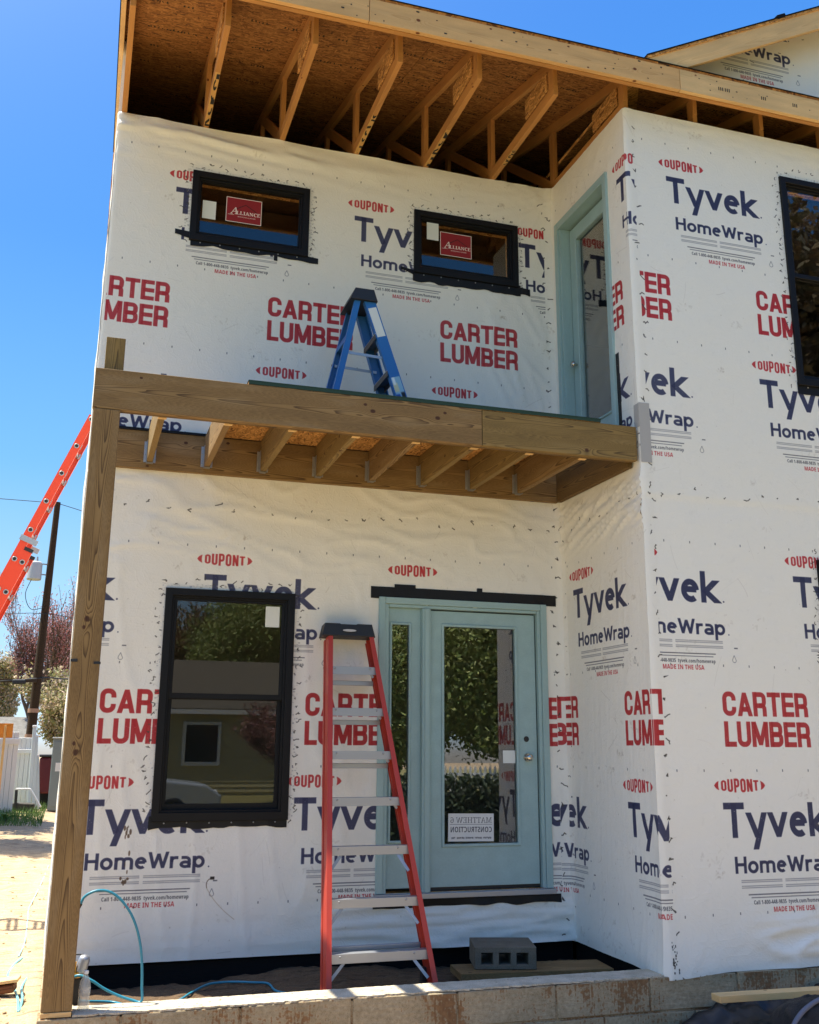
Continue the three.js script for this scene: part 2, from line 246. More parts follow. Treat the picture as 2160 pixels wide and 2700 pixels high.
function staple(c, x, y, s = 1) { c.strokeStyle = '#3a3630'; c.lineWidth = .005 * s; c.beginPath(); let px = x, py = -y; c.moveTo(px, py); const n = 2 + (rnd() * 3 | 0); for (let i = 0; i < n; i++) { px += rr(-.016, .018) * s; py += rr(-.014, .014) * s; c.lineTo(px, py); } c.stroke(); if (rnd() < .5) { c.fillStyle = '#4a443c'; c.fillRect(x - .004, -y - .003, .008 * s, .006 * s); } }
function wrapSkin(s0, s1, y0, y1, draw) {
  const k = 2048 / (y1 - y0), w = Math.min(2048, Math.round((s1 - s0) * k)), cv = canvas(w, 2048), c = cv.getContext('2d');
  c.fillStyle = '#e9e6db'; c.fillRect(0, 0, w, 2048);
  for (let i = 0; i < 5200; i++) { const t = rnd(); c.fillStyle = t < .5 ? 'rgba(255,255,255,.045)' : 'rgba(150,146,140,.03)'; c.beginPath(); c.ellipse(rr(0, w), rr(0, 2048), rr(2, 9), rr(1, 4), rr(0, 3), 0, 7); c.fill(); }
  c.setTransform(w / (s1 - s0), 0, 0, k, -s0 * w / (s1 - s0), y1 * k); draw(c);
  c.setTransform(1, 0, 0, 1, 0, 0);
  for (let i = 0; i < 16000; i++) { c.fillStyle = `rgba(233,230,219,${rr(.2, .6)})`; c.fillRect(rr(0, w), rr(0, 2048), rr(.6, 1.8), rr(.6, 1.6)); }
  for (let i = 0; i < 150; i++) { c.strokeStyle = `rgba(110,98,84,${rr(.06, .2)})`; c.lineWidth = rr(.5, 1.6); const x = rr(0, w), y = rr(0, 2048), l = rr(8, 70), a = rr(0, 6.28); c.beginPath(); c.moveTo(x, y); c.quadraticCurveTo(x + l * .5 * Math.cos(a) + rr(-6, 6), y + l * .5 * Math.sin(a) + rr(-6, 6), x + l * Math.cos(a), y + l * Math.sin(a)); c.stroke(); }
  for (let i = 0; i < 60; i++) { const x = rr(0, w), y = rr(0, 2048), n = 4 + rnd() * 16 | 0, q = rr(6, 34); for (let k = 0; k < n; k++) { c.fillStyle = `rgba(120,104,84,${rr(.04, .12)})`; c.beginPath(); c.ellipse(x + rr(-q, q), y + rr(-q, q) * .6, rr(1, 7), rr(1, 3), rr(0, 3), 0, 7); c.fill(); } }
  for (let i = 0; i < 340; i++) { c.fillStyle = `rgba(96,80,60,${rr(.05, .22)})`; c.beginPath(); c.arc(rr(0, w), rr(0, 2048), rr(.6, 1.8), 0, 7); c.fill(); }
  return tex(cv);
}
const nailRows = (c, s0, s1, ph) => { for (const y of [5.86, 4.848, 4.16, 2.613, 1.738, 1.024, .105]) for (let s = s0 + ph; s < s1; s += .212) { c.fillStyle = '#4a4a50'; c.fillRect(s - .003, -y - .008, .006, .016); } };
const clip = (c, a, b, f) => { c.save(); c.beginPath(); c.rect(a, -8, b - a, 10); c.clip(); f(); c.restore(); };
const all = (c, r, ds = 0) => { for (const [x, y] of r.stamps) stampWrap(c, x + ds, y); for (const [x, y] of r.yards) stampYard(c, x + ds, y); };
const seamLine = (c, a, b, y) => { for (let s = a; s < b; s += rr(.09, .2)) { staple(c, s, y + (rnd() < .5 ? .022 : -.022) + rr(-.008, .008), rr(.8, 1.4)); } };
const edgeLine = (c, s, a, b, gap = .12, sc = 1.3) => { for (let y = a; y < b; y += gap * rr(.7, 1.3)) staple(c, s + rr(-.02, .02), y, sc); };
const around = (c, x0, x1, y0, y1) => { for (let i = 0; i < 420; i++) { const e = i % 3, x = e === 0 ? x0 - rr(0, .045) : e === 1 ? x1 + rr(0, .04) : rr(x0 - .03, x1 + .03), y = e === 2 ? y1 + rr(0, .04) : rr(y0, y1 + .03); c.fillStyle = rnd() < .6 ? `rgba(96,96,100,${rr(.1, .4)})` : `rgba(245,245,240,${rr(.1, .4)})`; c.fillRect(x, -y, rr(.004, .016), rr(.003, .012)); } for (const s of [x0 - .045, x1 + .04]) edgeLine(c, s, y0, y1, .055, 1); for (let s = x0; s < x1; s += .07) staple(c, s, y1 + .05 + rr(-.02, .03), 1); };
const WINS = [[.587, 1.556, 5.083, 5.705], [2.478, 3.448, 5.09, 5.684], [.590, 1.549, .655, 2.284]];
const skinW = wrapSkin(-.03, 3.81, -.32, 6.2, (c) => {
  clip(c, -.006, 3.705, () => all(c, ROWS.W)); clip(c, 3.705, 4, () => all(c, ROWS.S, 3.8));
  c.fillStyle = '#e9e6db'; c.fillRect(-.03, -4.13, .16, .16); nailRows(c, 0, 3.7, .09); seamLine(c, .25, 3.75, 2.905); edgeLine(c, 3.715, -.2, 6, .13); for (const w of WINS) around(c, ...w);
  c.strokeStyle = '#6d5a44'; c.lineWidth = .005; c.beginPath(); c.moveTo(1.03, -.275); c.quadraticCurveTo(.985, -.26, 1.0, -.21); c.stroke(); c.strokeStyle = '#b9a98f'; c.lineWidth = .004; c.beginPath(); c.moveTo(1.0, -.21); c.quadraticCurveTo(1.06, -.1, 1.2, 0); c.stroke(); c.fillStyle = '#2c2520'; c.fillRect(1.02, -.285, .03, .02);
  for (let k = 0; k < 16; k++) { c.fillStyle = 'rgba(74,52,34,.8)'; c.beginPath(); c.ellipse(.44 + rr(-.025, .025), -rr(.25, .66), rr(.003, .009), rr(.006, .02), 0, 0, 7); c.fill(); }
});
const skinS = wrapSkin(-.02, 1.34, -.32, 6.2, (c) => { all(c, ROWS.S); nailRows(c, 0, 1.33, .1); seamLine(c, .05, 1.3, 2.93); edgeLine(c, .06, -.2, 3, .2, .8); c.fillStyle = '#141416'; c.fillRect(1.052, -4.12, .05, .66); });
const skinF = wrapSkin(3.79, 8.42, -.32, 6.2, (c) => {
  clip(c, 3.865, 9, () => all(c, ROWS.F)); clip(c, 3, 3.865, () => all(c, ROWS.S, 3.8 - 1.328));
  nailRows(c, 3.9, 8.4, .05); seamLine(c, 3.85, 8.35, 2.98); edgeLine(c, 3.865, -.25, 6, .13); around(c, 5.225, 6.19, 3.935, 5.765); around(c, 5.245, 6.19, .9, 2.546);
  c.fillStyle = '#23211f'; for (let k = 0; k < 26; k++) { c.fillRect(3.85 + rr(-.02, .02), rr(.02, .25), rr(.003, .01), rr(.004, .016)); }
});

/* ------------------------------------------------------------ the wrapped walls */
// a sheet of wrap over a wall: s along the wall, y up, h(s, y) = how far it stands off
function sheet(s0, s1, y0, y1, holes, place, h, tileS0, tileS1, step = .022, ty0 = -.32, ty1 = 6.2, stepS = step) {
  const axis = (a, b, cuts, step) => { const n = Math.ceil((b - a) / step), r = [a, b, ...cuts.filter((c) => c > a && c < b)]; for (let i = 1; i < n; i++) { const v = a + (b - a) * i / n; if (!cuts.some((c) => Math.abs(c - v) < step * .4)) r.push(v); } return r.sort((p, q) => p - q); };
  const S = axis(s0, s1, holes.flatMap((o) => [o[0], o[1]]), stepS), Y = axis(y0, y1, holes.flatMap((o) => [o[2], o[3]]), step);
  const pos = [], uv = [], idx = [];
  for (const y of Y) for (const s of S) { const p = place(s, y, h(s, y)); pos.push(...p); uv.push((s - tileS0) / (tileS1 - tileS0), (y - ty0) / (ty1 - ty0)); }
  const n = S.length;
  for (let j = 0; j < Y.length - 1; j++) for (let i = 0; i < n - 1; i++) {
    const cs = (S[i] + S[i + 1]) / 2, cy = (Y[j] + Y[j + 1]) / 2; if (holes.some((o) => cs > o[0] && cs < o[1] && cy > o[2] && cy < o[3])) continue;
    const a = j * n + i; idx.push(a, a + 1, a + n + 1, a, a + n + 1, a + n);
  }
  const g = new THREE.BufferGeometry(); g.setAttribute('position', new THREE.Float32BufferAttribute(pos, 3)); g.setAttribute('uv', new THREE.Float32BufferAttribute(uv, 2)); g.setIndex(idx); g.computeVertexNormals(); return g;
}
const ridge = (x) => 1 - Math.abs(x);
const base = (s, y) => .003 + .0022 * fbm(s * 1.6, y * 1.9, 3) + .0012 * fbm(s * 6 + 5, y * 5, 3) + .0035;
const fan = (s, y, cs, cy, k, reach) => { const dx = s - cs, dy = y - cy, d = Math.hypot(dx, dy), a = Math.atan2(dy, dx); return Math.exp(-d / reach) * Math.pow(ridge(noise(a * k, d * .6)), 3); };
const hW = (s, y) => base(s, y) + .004 * smooth(2.845, 2.87, y) + .0035 * smooth(3.69, 3.71, s) + .003 * smooth(2.03, 2.05, s) * smooth(2.85, 2.8, y)
  + .03 * smooth(5.62, 6.05, y) * smooth(3.4, .5, s) * (Math.pow(ridge(noise(s * .5 + 3, (y + s * .12) * 5.5)), 2)) + .012 * smooth(5.85, 6.1, y) * ridge(noise(s * 1.2, 2)) + .026 * Math.exp(-(((y - 6.005 + .02 * s + .02 * noise(s * .8, 1)) / .03) ** 2)) * smooth(2.9, .6, s) + .012 * Math.exp(-(((y - 5.93 + .05 * s) / .022) ** 2)) * smooth(2.2, .3, s)
  + .016 * fan(s, y, 3.75, 5.98, 5, .5) + .016 * smooth(2.75, 3.3, s) * smooth(3.4, 4.2, y) * smooth(5.3, 4.6, y) * Math.pow(ridge(noise((s + y * .55) * 3.4, (y - s) * .7)), 4)
  + .014 * smooth(2.25, 2.7, y) * smooth(3.3, 3.05, y) * Math.pow(ridge(noise(s * .55 + 8, (y + .16 * fbm(s * .7, y * 1.3, 2)) * 3.6 + s * .9)), 5) * (.4 + .6 * ridge(noise(s * .9, y * 1.1 + 4)))
  + .022 * smooth(.3, -.02, y) * smooth(1.4, 2.2, s) * Math.pow(ridge(noise(s * .9, y * 9)), 2) + .006 * smooth(.12, -.1, y) * ridge(noise(s * .7, y * 6 + 4)) + .022 * smooth(.02, -.25, y) * smooth(1.2, 3, s)
  + .008 * Math.pow(ridge(noise(s * 2.2 + y * .4, y * .5 + 9)), 6) * smooth(2.8, 2.2, y) + .02 * smooth(3.72, 3.8, s);
const hS = (s, y) => base(s * 1.7, y) + .0022 * smooth(3, 2.4, y) * ridge(noise(s * 9, y * .45)) + .0021 * smooth(2.9, 1.8, y) * ridge(noise(s * 24, y * .35 + 6)) * (.5 + .5 * noise(s * 2, y * .8)) + .022 * smooth(2.65, 2.8, y) * smooth(3.2, 3.0, y) * Math.pow(ridge(noise(s * 1.4, y * 9 - s * 2.5)), 2) + .003 * smooth(3.5, 4, y) * ridge(noise(s * 4 + y * .3, y * 3))
  + .008 * fan(s, y, .05, -.05, 5, .35) + .02 * smooth(.1, -.25, y) * smooth(0, .7, s) + .02 * smooth(.09, 0, s) + .012 * smooth(1.22, 1.328, s) * (.5 + .5 * noise(y * .8, 3)) * smooth(3, 2.4, y);
const hF = (s, y) => base(s, y) + .0045 * smooth(2.925, 2.95, y) + .004 * smooth(3.88, 3.86, s) + .02 * smooth(.1, -.25, y) * (.6 + .4 * noise(s * 1.1, 7)) + .028 * smooth(.2, -.05, y) * smooth(4.3, 4.8, s) * Math.pow(ridge(noise((s - y) * 1.6, y * 5)), 2) + .006 * fan(s, y, 4.0, -.3, 5, .4) + .006 * smooth(5.7, 6, y) * ridge(noise(s * 1.3, y * 7 + s)) + .006 * smooth(3.92, 3.8, s) * (.6 + .4 * noise(y * 1.3, 5));
const wrapMat = (map) => mat({ map, roughness: .62, bumpMap: crinkle, bumpScale: .0024 });
crinkle.repeat.set(3, 5);

const house = thing('house', 'two storey house under construction, clad in white printed house wrap with black windows', 'house');
const doorHole = [2.262, 3.575, .13, 2.245], sideHole = [.16, .985, 3.47, 5.66], fHoles = [[5.275, 6.14, 3.985, 5.715], [5.295, 6.14, .95, 2.496]];
const wHoles = [...WINS.map(([a, b, c, d]) => [a + .05, b - .05, c + .05, d - .05]), doorHole];
part('house_wrap', sheet(-.07, XB - .004, -.245, YT, wHoles, (s, y, h) => { if (s > -.012) return [s, y, h]; const t = (-.012 - s) / .058 * Math.PI / 2, b = .026 + .006 * noise(y * .9, 3) + .004 * noise(y * 3, 7); return [-.012 - b * Math.sin(t), y, h - .045 * (1 - Math.cos(t))]; }, hW, -.03, 3.81), wrapMat(skinW), house);
part('house_wrap', sheet(.004, ZB + .004, -.25, YT, [sideHole], (s, y, h) => [XB - h, y - .026 * smooth(.9, 1.33, s) * smooth(.3, -.25, y), s], hS, -.02, 1.34, .022, -.32, 6.2, .009), wrapMat(skinS), house);
part('house_wrap', sheet(XB - .012, 8.41, -.245, YT, fHoles, (s, y, h) => s < XB - .011 ? [XB - hS(ZB + .004, y) + .001, y - .026 * smooth(.3, -.25, y), ZB + .003] : [s, y - .026 * smooth(4.3, 3.8, s) * smooth(.3, -.25, y), ZB + h], hF, 3.79, 8.42), wrapMat(skinF), house);
const plainWrap = mat({ color: rgb(.84, .81, .72), roughness: .62 });
part('house_wrap', sheet(-7.5, .004, -.3, 6.1, [], (s, y, h) => [-.02 - h * 1.2, y, s], (s, y) => base(s, y) + .004 * ridge(noise(s * 2, y)), 0, 1, .1), plainWrap, house);
// sheathing and framing behind the wrap, thick walls round a closed, dark inside
function core(s0, s1, y0, y1, t, holes, place) {
  const S = [...new Set([s0, s1, ...holes.flatMap((o) => [o[0], o[1]])])].sort((a, b) => a - b), Y = [...new Set([y0, y1, ...holes.flatMap((o) => [o[2], o[3]])])].sort((a, b) => a - b), out = [];
  for (let i = 0; i < S.length - 1; i++) { let run = null; for (let j = 0; j < Y.length - 1; j++) { const cs = (S[i] + S[i + 1]) / 2, cy = (Y[j] + Y[j + 1]) / 2, solid = !holes.some((o) => cs > o[0] && cs < o[1] && cy > o[2] && cy < o[3]); if (solid) { run = run ? [run[0], Y[j + 1]] : [Y[j], Y[j + 1]]; } if ((!solid || j === Y.length - 2) && run) { out.push(place(S[i], S[i + 1], run[0], run[1], t)); run = null; } } }
  return out;
}
part('wall_framing', core(0, XB - .01, -.24, 6.07, .14, wHoles, (a, b, c, d, t) => slab(a, b, c, d, -t, -.004, { r: 0, lu: 1.2, lv: 1.2 })), M.osb, house);
part('wall_framing', core(-.14, ZB - .012, -.24, 6.07, .14, [sideHole], (a, b, c, d, t) => slab(XB + .006, XB + t, c, d, a, b, { r: 0, lu: 1.2, lv: 1.2 })), M.osb, house);
part('wall_framing', core(XB + .006, 8.4, -.24, 6.07, .14, fHoles, (a, b, c, d, t) => slab(a, b, c, d, ZB - t, ZB - .004, { r: 0, lu: 1.2, lv: 1.2 })), M.osb, house);
part('wall_framing', [slab(.002, .12, -.6, 6.07, -7.5, -.145, { r: 0 }), slab(0, 8.4, -.6, 6.07, -7.6, -7.5, { r: 0 }), slab(8.26, 8.4, -.6, 6.07, -7.5, ZB - .15, { r: 0 })], M.interior, house);
part('floor_deck', [slab(.13, 8.2, -.1, .06, -7.4, -.15, { r: 0 }), slab(XB + .15, 8.2, -.1, .06, -.149, ZB - .15, { r: 0 })], M.interior, house);
part('floor_deck', [slab(.13, 8.2, 3.1, 3.4, -7.4, -.15, { r: 0 }), slab(XB + .15, 8.2, 3.1, 3.4, -.149, ZB - .15, { r: 0 })], M.interior, house);
part('partition_wall', [slab(.13, 8.2, .061, 3.09, -3.2, -3.1, { r: 0 }), slab(.13, 8.2, 3.401, 6.05, -3.2, -3.1, { r: 0 })], M.interior, house);
part('top_plate', [slab(.0, XB - .02, 6.074, 6.108, -.13, -.012, { r: .002 })], M.spf, house);
part('top_plate', [slab(XB + .004, XB + .13, 6.074, 6.128, .0, ZB - .13, { r: .002 })], M.spfGold, house);
part('top_plate', [slab(XB + .01, 8.3, 6.074, 6.128, ZB - .128, ZB - .002, { r: .002 })], M.spfGold, house);
part('ceiling', [slab(.13, 8.2, 6.04, 6.06, -7.4, -.16, { r: 0 }), slab(XB + .15, 8.2, 6.04, 6.06, -.159, ZB - .16, { r: 0 })], M.attic, house);
part('attic_wall', [slab(8.2, 8.3, 6.061, 8.6, -7.5, ZB - .2, { r: 0 })], M.interior, house);
part('foundation_coating', [slab(0.002, XB - .003, -1.2, -.262, -.2, -.02, { r: 0 }), slab(XB + .024, XB + .2, -1.2, -.262, -.019, ZB - .14, { r: 0 })], M.tar, house);

/* ---- roof: trusses, sheathing, fascia, rakes */
const under = (z) => 6.72 - .282 * z; // underside of the top chords
const stampTex = (() => { const c = canvas(512, 32), x = c.getContext('2d'); x.fillStyle = '#c99a55'; x.fillRect(0, 0, 512, 32); x.fillStyle = '#17130f'; let p = 6; while (p < 500) { const k = rnd(), h = rr(18, 30); if (k < .3) x.fillRect(p, 0, rr(5, 12), h); else if (k < .6) { x.save(); x.translate(p, 4); x.rotate(rr(-.5, .5)); x.fillRect(0, 0, 7, 26); x.restore(); } else { x.lineWidth = 7; x.strokeStyle = '#17130f'; x.beginPath(); x.arc(p + 9, 15, 9, rr(0, 3), rr(3.5, 6)); x.stroke(); } p += rr(11, 24); } return tex(c); })();
function truss(x, stamp, full) {
  const t = sub('roof_truss', house), w = .042, k = V(1, 0, 0);
  const z0 = x > XB - .02 ? -6 : -3;
  part('bottom_chord', slab(x - w / 2, x + w / 2, 6.112, 6.2, z0, x > XB + .02 ? ZB - .012 + .32 * 0 : 1.325, { axis: 2 }), M.spfGold, t);
  part('top_chord', bar(V(x, under(1.575) + .044, 1.575), V(x, under(z0) + .044, z0), w * .98, .088, k), M.spfGold, t);
  part('web', slab(x - w * .46, x + w * .46, 6.201, under(.045) + .004, -.045, .043, { axis: 1 }), M.spfGold, t);
  part('web', slab(x - w * .46, x + w * .46, 6.201, under(1.27) - .001, 1.236, 1.322, { axis: 1 }), M.spfGold, t);
  part('web', bar(V(x, 6.205, -.06), V(x, under(-1.1), -1.1), w * .9, .085, k), M.spfGold, t);
  part('web', bar(V(x, 6.205, -1.25), V(x, under(-1.15) + .01, -1.15), w * .9, .085, k), M.spfGold, t);
  part('web', bar(V(x, 6.205, -1.3), V(x, under(-2.4), -2.4), w * .9, .085, k), M.spfGold, t);
  if (full) part('gusset', slab(x - w / 2 - .014, x - w / 2 - .001, 6.205, 6.375, .82, 1.232, { axis: 2, lu: 1.2, lv: 1.2 }), M.osb, t);
  if (stamp) { const g = new THREE.PlaneGeometry(.038, stamp[1] - stamp[0]); const uv = g.attributes.uv; for (let i = 0; i < uv.count; i++) { const a = uv.getX(i), b = uv.getY(i); uv.setXY(i, b * .24 + x % .5, a); } g.rotateX(Math.PI / 2); g.translate(x, 6.1105, (stamp[0] + stamp[1]) / 2); part('ink_stamp', g, mat({ map: stampTex }), t); }
  return t;
}
[[.012, null, false], [.665, [.05, .78], true], [1.3, null, true], [1.945, [.05, .62], true], [2.58, [.05, .62], true], [3.218, [.28, .52], true], [3.838, null, true], [4.478, null, false], [5.118, null, false], [5.758, null, false], [6.4, null, false], [7.04, null, false], [7.68, null, false], [8.3, null, false]].forEach(([x, s, f]) => truss(x, s, f));
const roof = sub('roof', house);
{
  const panels = [[-.075, 2.262], [2.266, 4.7], [4.704, 7.1], [7.104, 8.46]], cuts = [[1.622, .457], [.454, -.72], [-.723, -1.9], [-1.903, -3.4]];
  const stampLine = canvas(1024, 1024), c = stampLine.getContext('2d'); c.drawImage(osbTex.image, 0, 0); c.fillStyle = 'rgba(24,18,12,.85)';
  for (let r = 0; r < 3; r++) { let p = rr(0, 120); const y = 150 + r * 330; while (p < 1000) { c.save(); c.translate(p, y + rr(-3, 3)); c.rotate(rr(-.3, .3)); c.fillRect(0, 0, rr(6, 12), rr(18, 38)); if (rnd() < .5) c.fillRect(0, rr(0, 20), rr(14, 24), 7); c.restore(); p += rnd() < .16 ? rr(90, 230) : rr(18, 30); } }
  const om = mat({ map: tex(stampLine, true, true), color: rgb(.64, .55, .47), roughness: .82 });
  cuts.forEach(([a, b], i) => panels.forEach(([x0, x1]) => { const g = bar(V((x0 + x1) / 2, under(a) + .0995, a), V((x0 + x1) / 2, under(b) + .0995, b), x1 - x0, .018, V(1, 0, 0), 0, 1.2, 1.2); const u = g.attributes.uv; for (let k = 0; k < u.count; k++) { const p = u.getX(k), q = u.getY(k); u.setXY(k, q, p + i * .3); } part('roof_panel', g, i < 3 ? om : M.darkBoard, roof); }));
  const back = []; back.push(bar(V(4.19, under(-3.4) + .0995, -3.42), V(4.19, 5.9, -8), 8.54, .02, V(1, 0, 0), 0)); part('roof_panel', back, M.osb, roof);
  part('roofing_felt', bar(V(4.19, under(1.634) + .112, 1.634), V(4.19, under(-3.4) + .112, -3.4), 8.55, .006, V(1, 0, 0), 0), M.tar, roof);
  // gable over the projecting part
  const gy = (x) => 6.395 + .5145 * (x - 3.835), tx = 8.4;
  part('rake_board', bar(V(3.9, gy(3.9) - .115, 1.6), V(tx, gy(tx) - .115, 1.6), .036, .165, V(0, 0, 1), .002), M.spf, roof);
  part('rake_board', bar(V(3.9, gy(3.9) - .115, 1.565), V(tx, gy(tx) - .115, 1.565), .03, .14, V(0, 0, 1), .002), M.spfGold, roof);
  part('roof_panel', bar(V(3.87, gy(3.87) - .018, -1), V(tx + .1, gy(tx + .1) - .018, -1), 5.26, .02, V(0, 0, 1), 0, 1.2, 1.2), M.osb, roof);
  part('roofing_felt', bar(V(3.86, gy(3.86) - .002, -1), V(tx + .1, gy(tx + .1) - .002, -1), 5.28, .008, V(0, 0, 1), 0), M.tar, roof);
  const bs = []; for (const x of [5.14]) bs.push(bar(V(x - .02, gy(x - .02) + .006, 1.62), V(x + .06, gy(x + .06) + .006, 1.62), .05, .03, V(0, 0, 1), .003)); part('felt_tab', bs, M.tar, roof);
  const gs = poly([[XB + .22, 6.462], [tx, 6.462], [tx, gy(tx) - .06], [XB + .22, gy(XB + .22) - .06]]), gg = new THREE.ExtrudeGeometry(gs, { depth: .1, bevelEnabled: false }); gg.translate(0, 0, ZB - .1);
  { const P = gg.attributes.position, uv = gg.attributes.uv; for (let i = 0; i < P.count; i++) uv.setXY(i, (P.getX(i) - 3.79) / 3.01, (P.getY(i) - 6.2) / 2); }
  const cv = canvas(1024, 680), q = cv.getContext('2d'); q.fillStyle = '#eeeadd'; q.fillRect(0, 0, 1024, 680); q.setTransform(1024 / 3.01, 0, 0, 340, -3.79 * 1024 / 3.01, 8.2 * 340); stampWrap(q, 4.545, 7.47); stampYard(q, 3.8, 6.5); for (let i = 0; i < 60; i++) staple(q, rr(3.8, 6.8), rr(6.3, 8), 1);
  part('gable_wrap', gg, wrapMat(tex(cv)), house);
}
part('fascia_board', slab(-.07, 1.62, 6.165, 6.355, 1.584, 1.62, { axis: 0 }), M.spfGrey, house);
part('fascia_board', slab(1.624, 4.15, 6.165, 6.355, 1.584, 1.62, { axis: 0 }), M.spfGrey, house);
part('fascia_board', slab(4.154, 8.46, 6.165, 6.355, 1.584, 1.62, { axis: 0 }), M.spf, house);
part('nailing_strip', slab(-.03, 8.44, 6.158, 6.2, 1.545, 1.582, { axis: 0 }), M.spfGold, house);
part('rake_board', bar(V(-.054, under(1.575) + .04, 1.578), V(-.054, under(-3.4) + .04, -3.4), .036, .14, V(1, 0, 0)), M.spf, house);
part('gable_wrap', (() => { const s = poly([[-7.5, 6.08], [.01, 6.08], [.01, under(0) + .06], [-3.4, under(-3.4) + .06], [-7.5, 6.2]]), g = new THREE.ExtrudeGeometry(s, { depth: .03, bevelEnabled: false }); g.rotateY(-Math.PI / 2); g.translate(-.006, 0, 0); return g; })(), plainWrap, house);
// nails and hardware marks on the fascia
{ const dark = mat({ color: rgb(.03, .025, .02) }), list = []; for (let i = 0; i < 46; i++) { const x = rr(.4, 6), y = rr(6.18, 6.34), s = rr(.004, .012); list.push(slab(x, x + s * rr(.6, 2.4), y, y + s, 1.6205, 1.6218, { r: 0 })); } for (const x of [4.5, 4.56, 4.9, 5.2]) for (let k = 0; k < 3; k++) list.push(slab(x + k * .018, x + .008 + k * .018, 6.24, 6.27, 1.6205, 1.6218, { r: 0 })); part('nail_marks', list, dark, house); }

/* ---- windows */
const alliance = (() => { const c = canvas(512, 384), x = c.getContext('2d'); x.fillStyle = '#e4d9cf'; x.fillRect(0, 0, 512, 384); x.fillStyle = '#8c1a20'; x.fillRect(9, 9, 494, 366); x.strokeStyle = '#4a1114'; x.lineWidth = 12; x.beginPath(); x.moveTo(120, 190); x.lineTo(280, 95); x.lineTo(440, 190); x.stroke(); x.fillStyle = '#ead9cf'; x.font = 'italic 150px serif'; x.fillText('A', 60, 258); x.font = 'bold 74px serif'; x.save(); x.translate(150, 256); x.scale(1.02, 1); x.fillText('LLIANCE', 0, 0); x.restore(); x.font = '26px serif'; x.fillText('WINDOWS & DOORS', 170, 300); x.fillRect(30, 268, 90, 5); return tex(c); })();
function windowUnit(x0, x1, y0, y1, z, { hung = true, sticker, paper, tape } = {}) {
  const w = sub('window', house, [x0, y0, z]), W = x1 - x0, H = y1 - y0;
  part('frame', ring(0, W, 0, H, [.05, .05, .055, .05], -.06, .034), M.blackFrame, w);
  part('frame', ring(.044, W - .044, .05, H - .044, [.022, .022, .02, .02], -.07, .012), M.blackFrame, w);
  if (hung) {
    const mid = H * .515;
    part('sash', ring(.055, W - .055, mid, H - .052, [.034, .034, .036, .03], -.035, -.004), M.blackFrame, w);
    part('sash', ring(.057, W - .057, .055, mid + .034, [.036, .036, .055, .036], -.068, -.037), M.blackFrame, w);
    part('glass', slab(.08, W - .08, mid + .03, H - .075, -.021, -.017, { r: 0 }), M.glass, w);
    part('glass', slab(.085, W - .085, .1, mid + .006, -.054, -.05, { r: 0 }), M.glass, w);
  } else {
    part('sash', ring(.055, W - .055, .06, H - .052, [.022, .022, .035, .02], -.045, -.006), M.blackFrame, w);
    part('glass', slab(.07, W - .07, .085, H - .065, -.026, -.022, { r: 0 }), M.glass, w);
  }
  if (sticker) { const g = new THREE.PlaneGeometry(.292, .222); g.translate(sticker[0] - x0, sticker[1] - y0, -.019); part('sticker', g, mat({ map: alliance, roughness: .7 }), w, 'red square sticker with a white script name'); }
  if (paper) part('paper_label', slab(paper[0] - x0, paper[1] - x0, paper[2] - y0, paper[3] - y0, hung ? -.0165 : -.0205, hung ? -.0155 : -.0195, { r: 0 }), M.paper, w);
  for (const [a, b, c, d, e] of tape || []) { // wavy black flashing tape
    const n = 26, P = [], I = []; for (let i = 0; i <= n; i++) { const t = i / n, x = a + (b - a) * t; const hh = z > .5 ? hF : hW, ya = d + e * t, yc = c + e * t + .016 * noise(x * 5 + c, 4); P.push(x - x0, ya - y0, hh(x, ya) + .004, x - x0, yc - y0, hh(x, yc) + .005); if (i < n) I.push(2 * i, 2 * i + 1, 2 * i + 3, 2 * i, 2 * i + 3, 2 * i + 2); }
    const g = new THREE.BufferGeometry(); g.setAttribute('position', new THREE.Float32BufferAttribute(P, 3)); g.setAttribute('uv', new THREE.Float32BufferAttribute(new Float32Array(P.length / 3 * 2), 2)); g.setIndex(I); g.computeVertexNormals(); part('flashing_tape', g, M.blackTape, w);
  }
  for (let k = 0; k < 6; k++) { const g = new THREE.SphereGeometry(.006, 8, 6); g.translate(.09 + k * (W - .18) / 5, -.012 + .004 * noise(k, W), .017); part('screw', g, M.galvanised, w); }
  return w;
}
windowUnit(...WINS[0], 0, { hung: false, sticker: [1.017, 5.43], paper: [.682, .79, 5.313, 5.473], tape: [[.60, 1.545, 5.045, 5.12, 0], [.475, .62, 5.115, 5.165, -.01], [1.52, 1.645, 5.045, 5.095, -.01], [1.275, 1.305, 5.0, 5.08, 0]] });
windowUnit(...WINS[1], 0, { hung: false, sticker: [2.876, 5.425], paper: [2.607, 2.715, 5.442, 5.605], tape: [[2.47, 3.47, 5.015, 5.11, .005], [2.36, 2.5, 5.09, 5.13, -.02], [3.42, 3.56, 5.04, 5.10, -.01]] });
windowUnit(...WINS[2], 0, { paper: [1.335, 1.441, 2.03, 2.185], tape: [[.575, 1.545, .61, .69, 0]] });
windowUnit(5.225, 6.19, 3.935, 5.765, ZB, { tape: [[5.22, 6.2, 3.87, 3.96, 0]] });
windowUnit(5.245, 6.19, .9, 2.546, ZB, {});

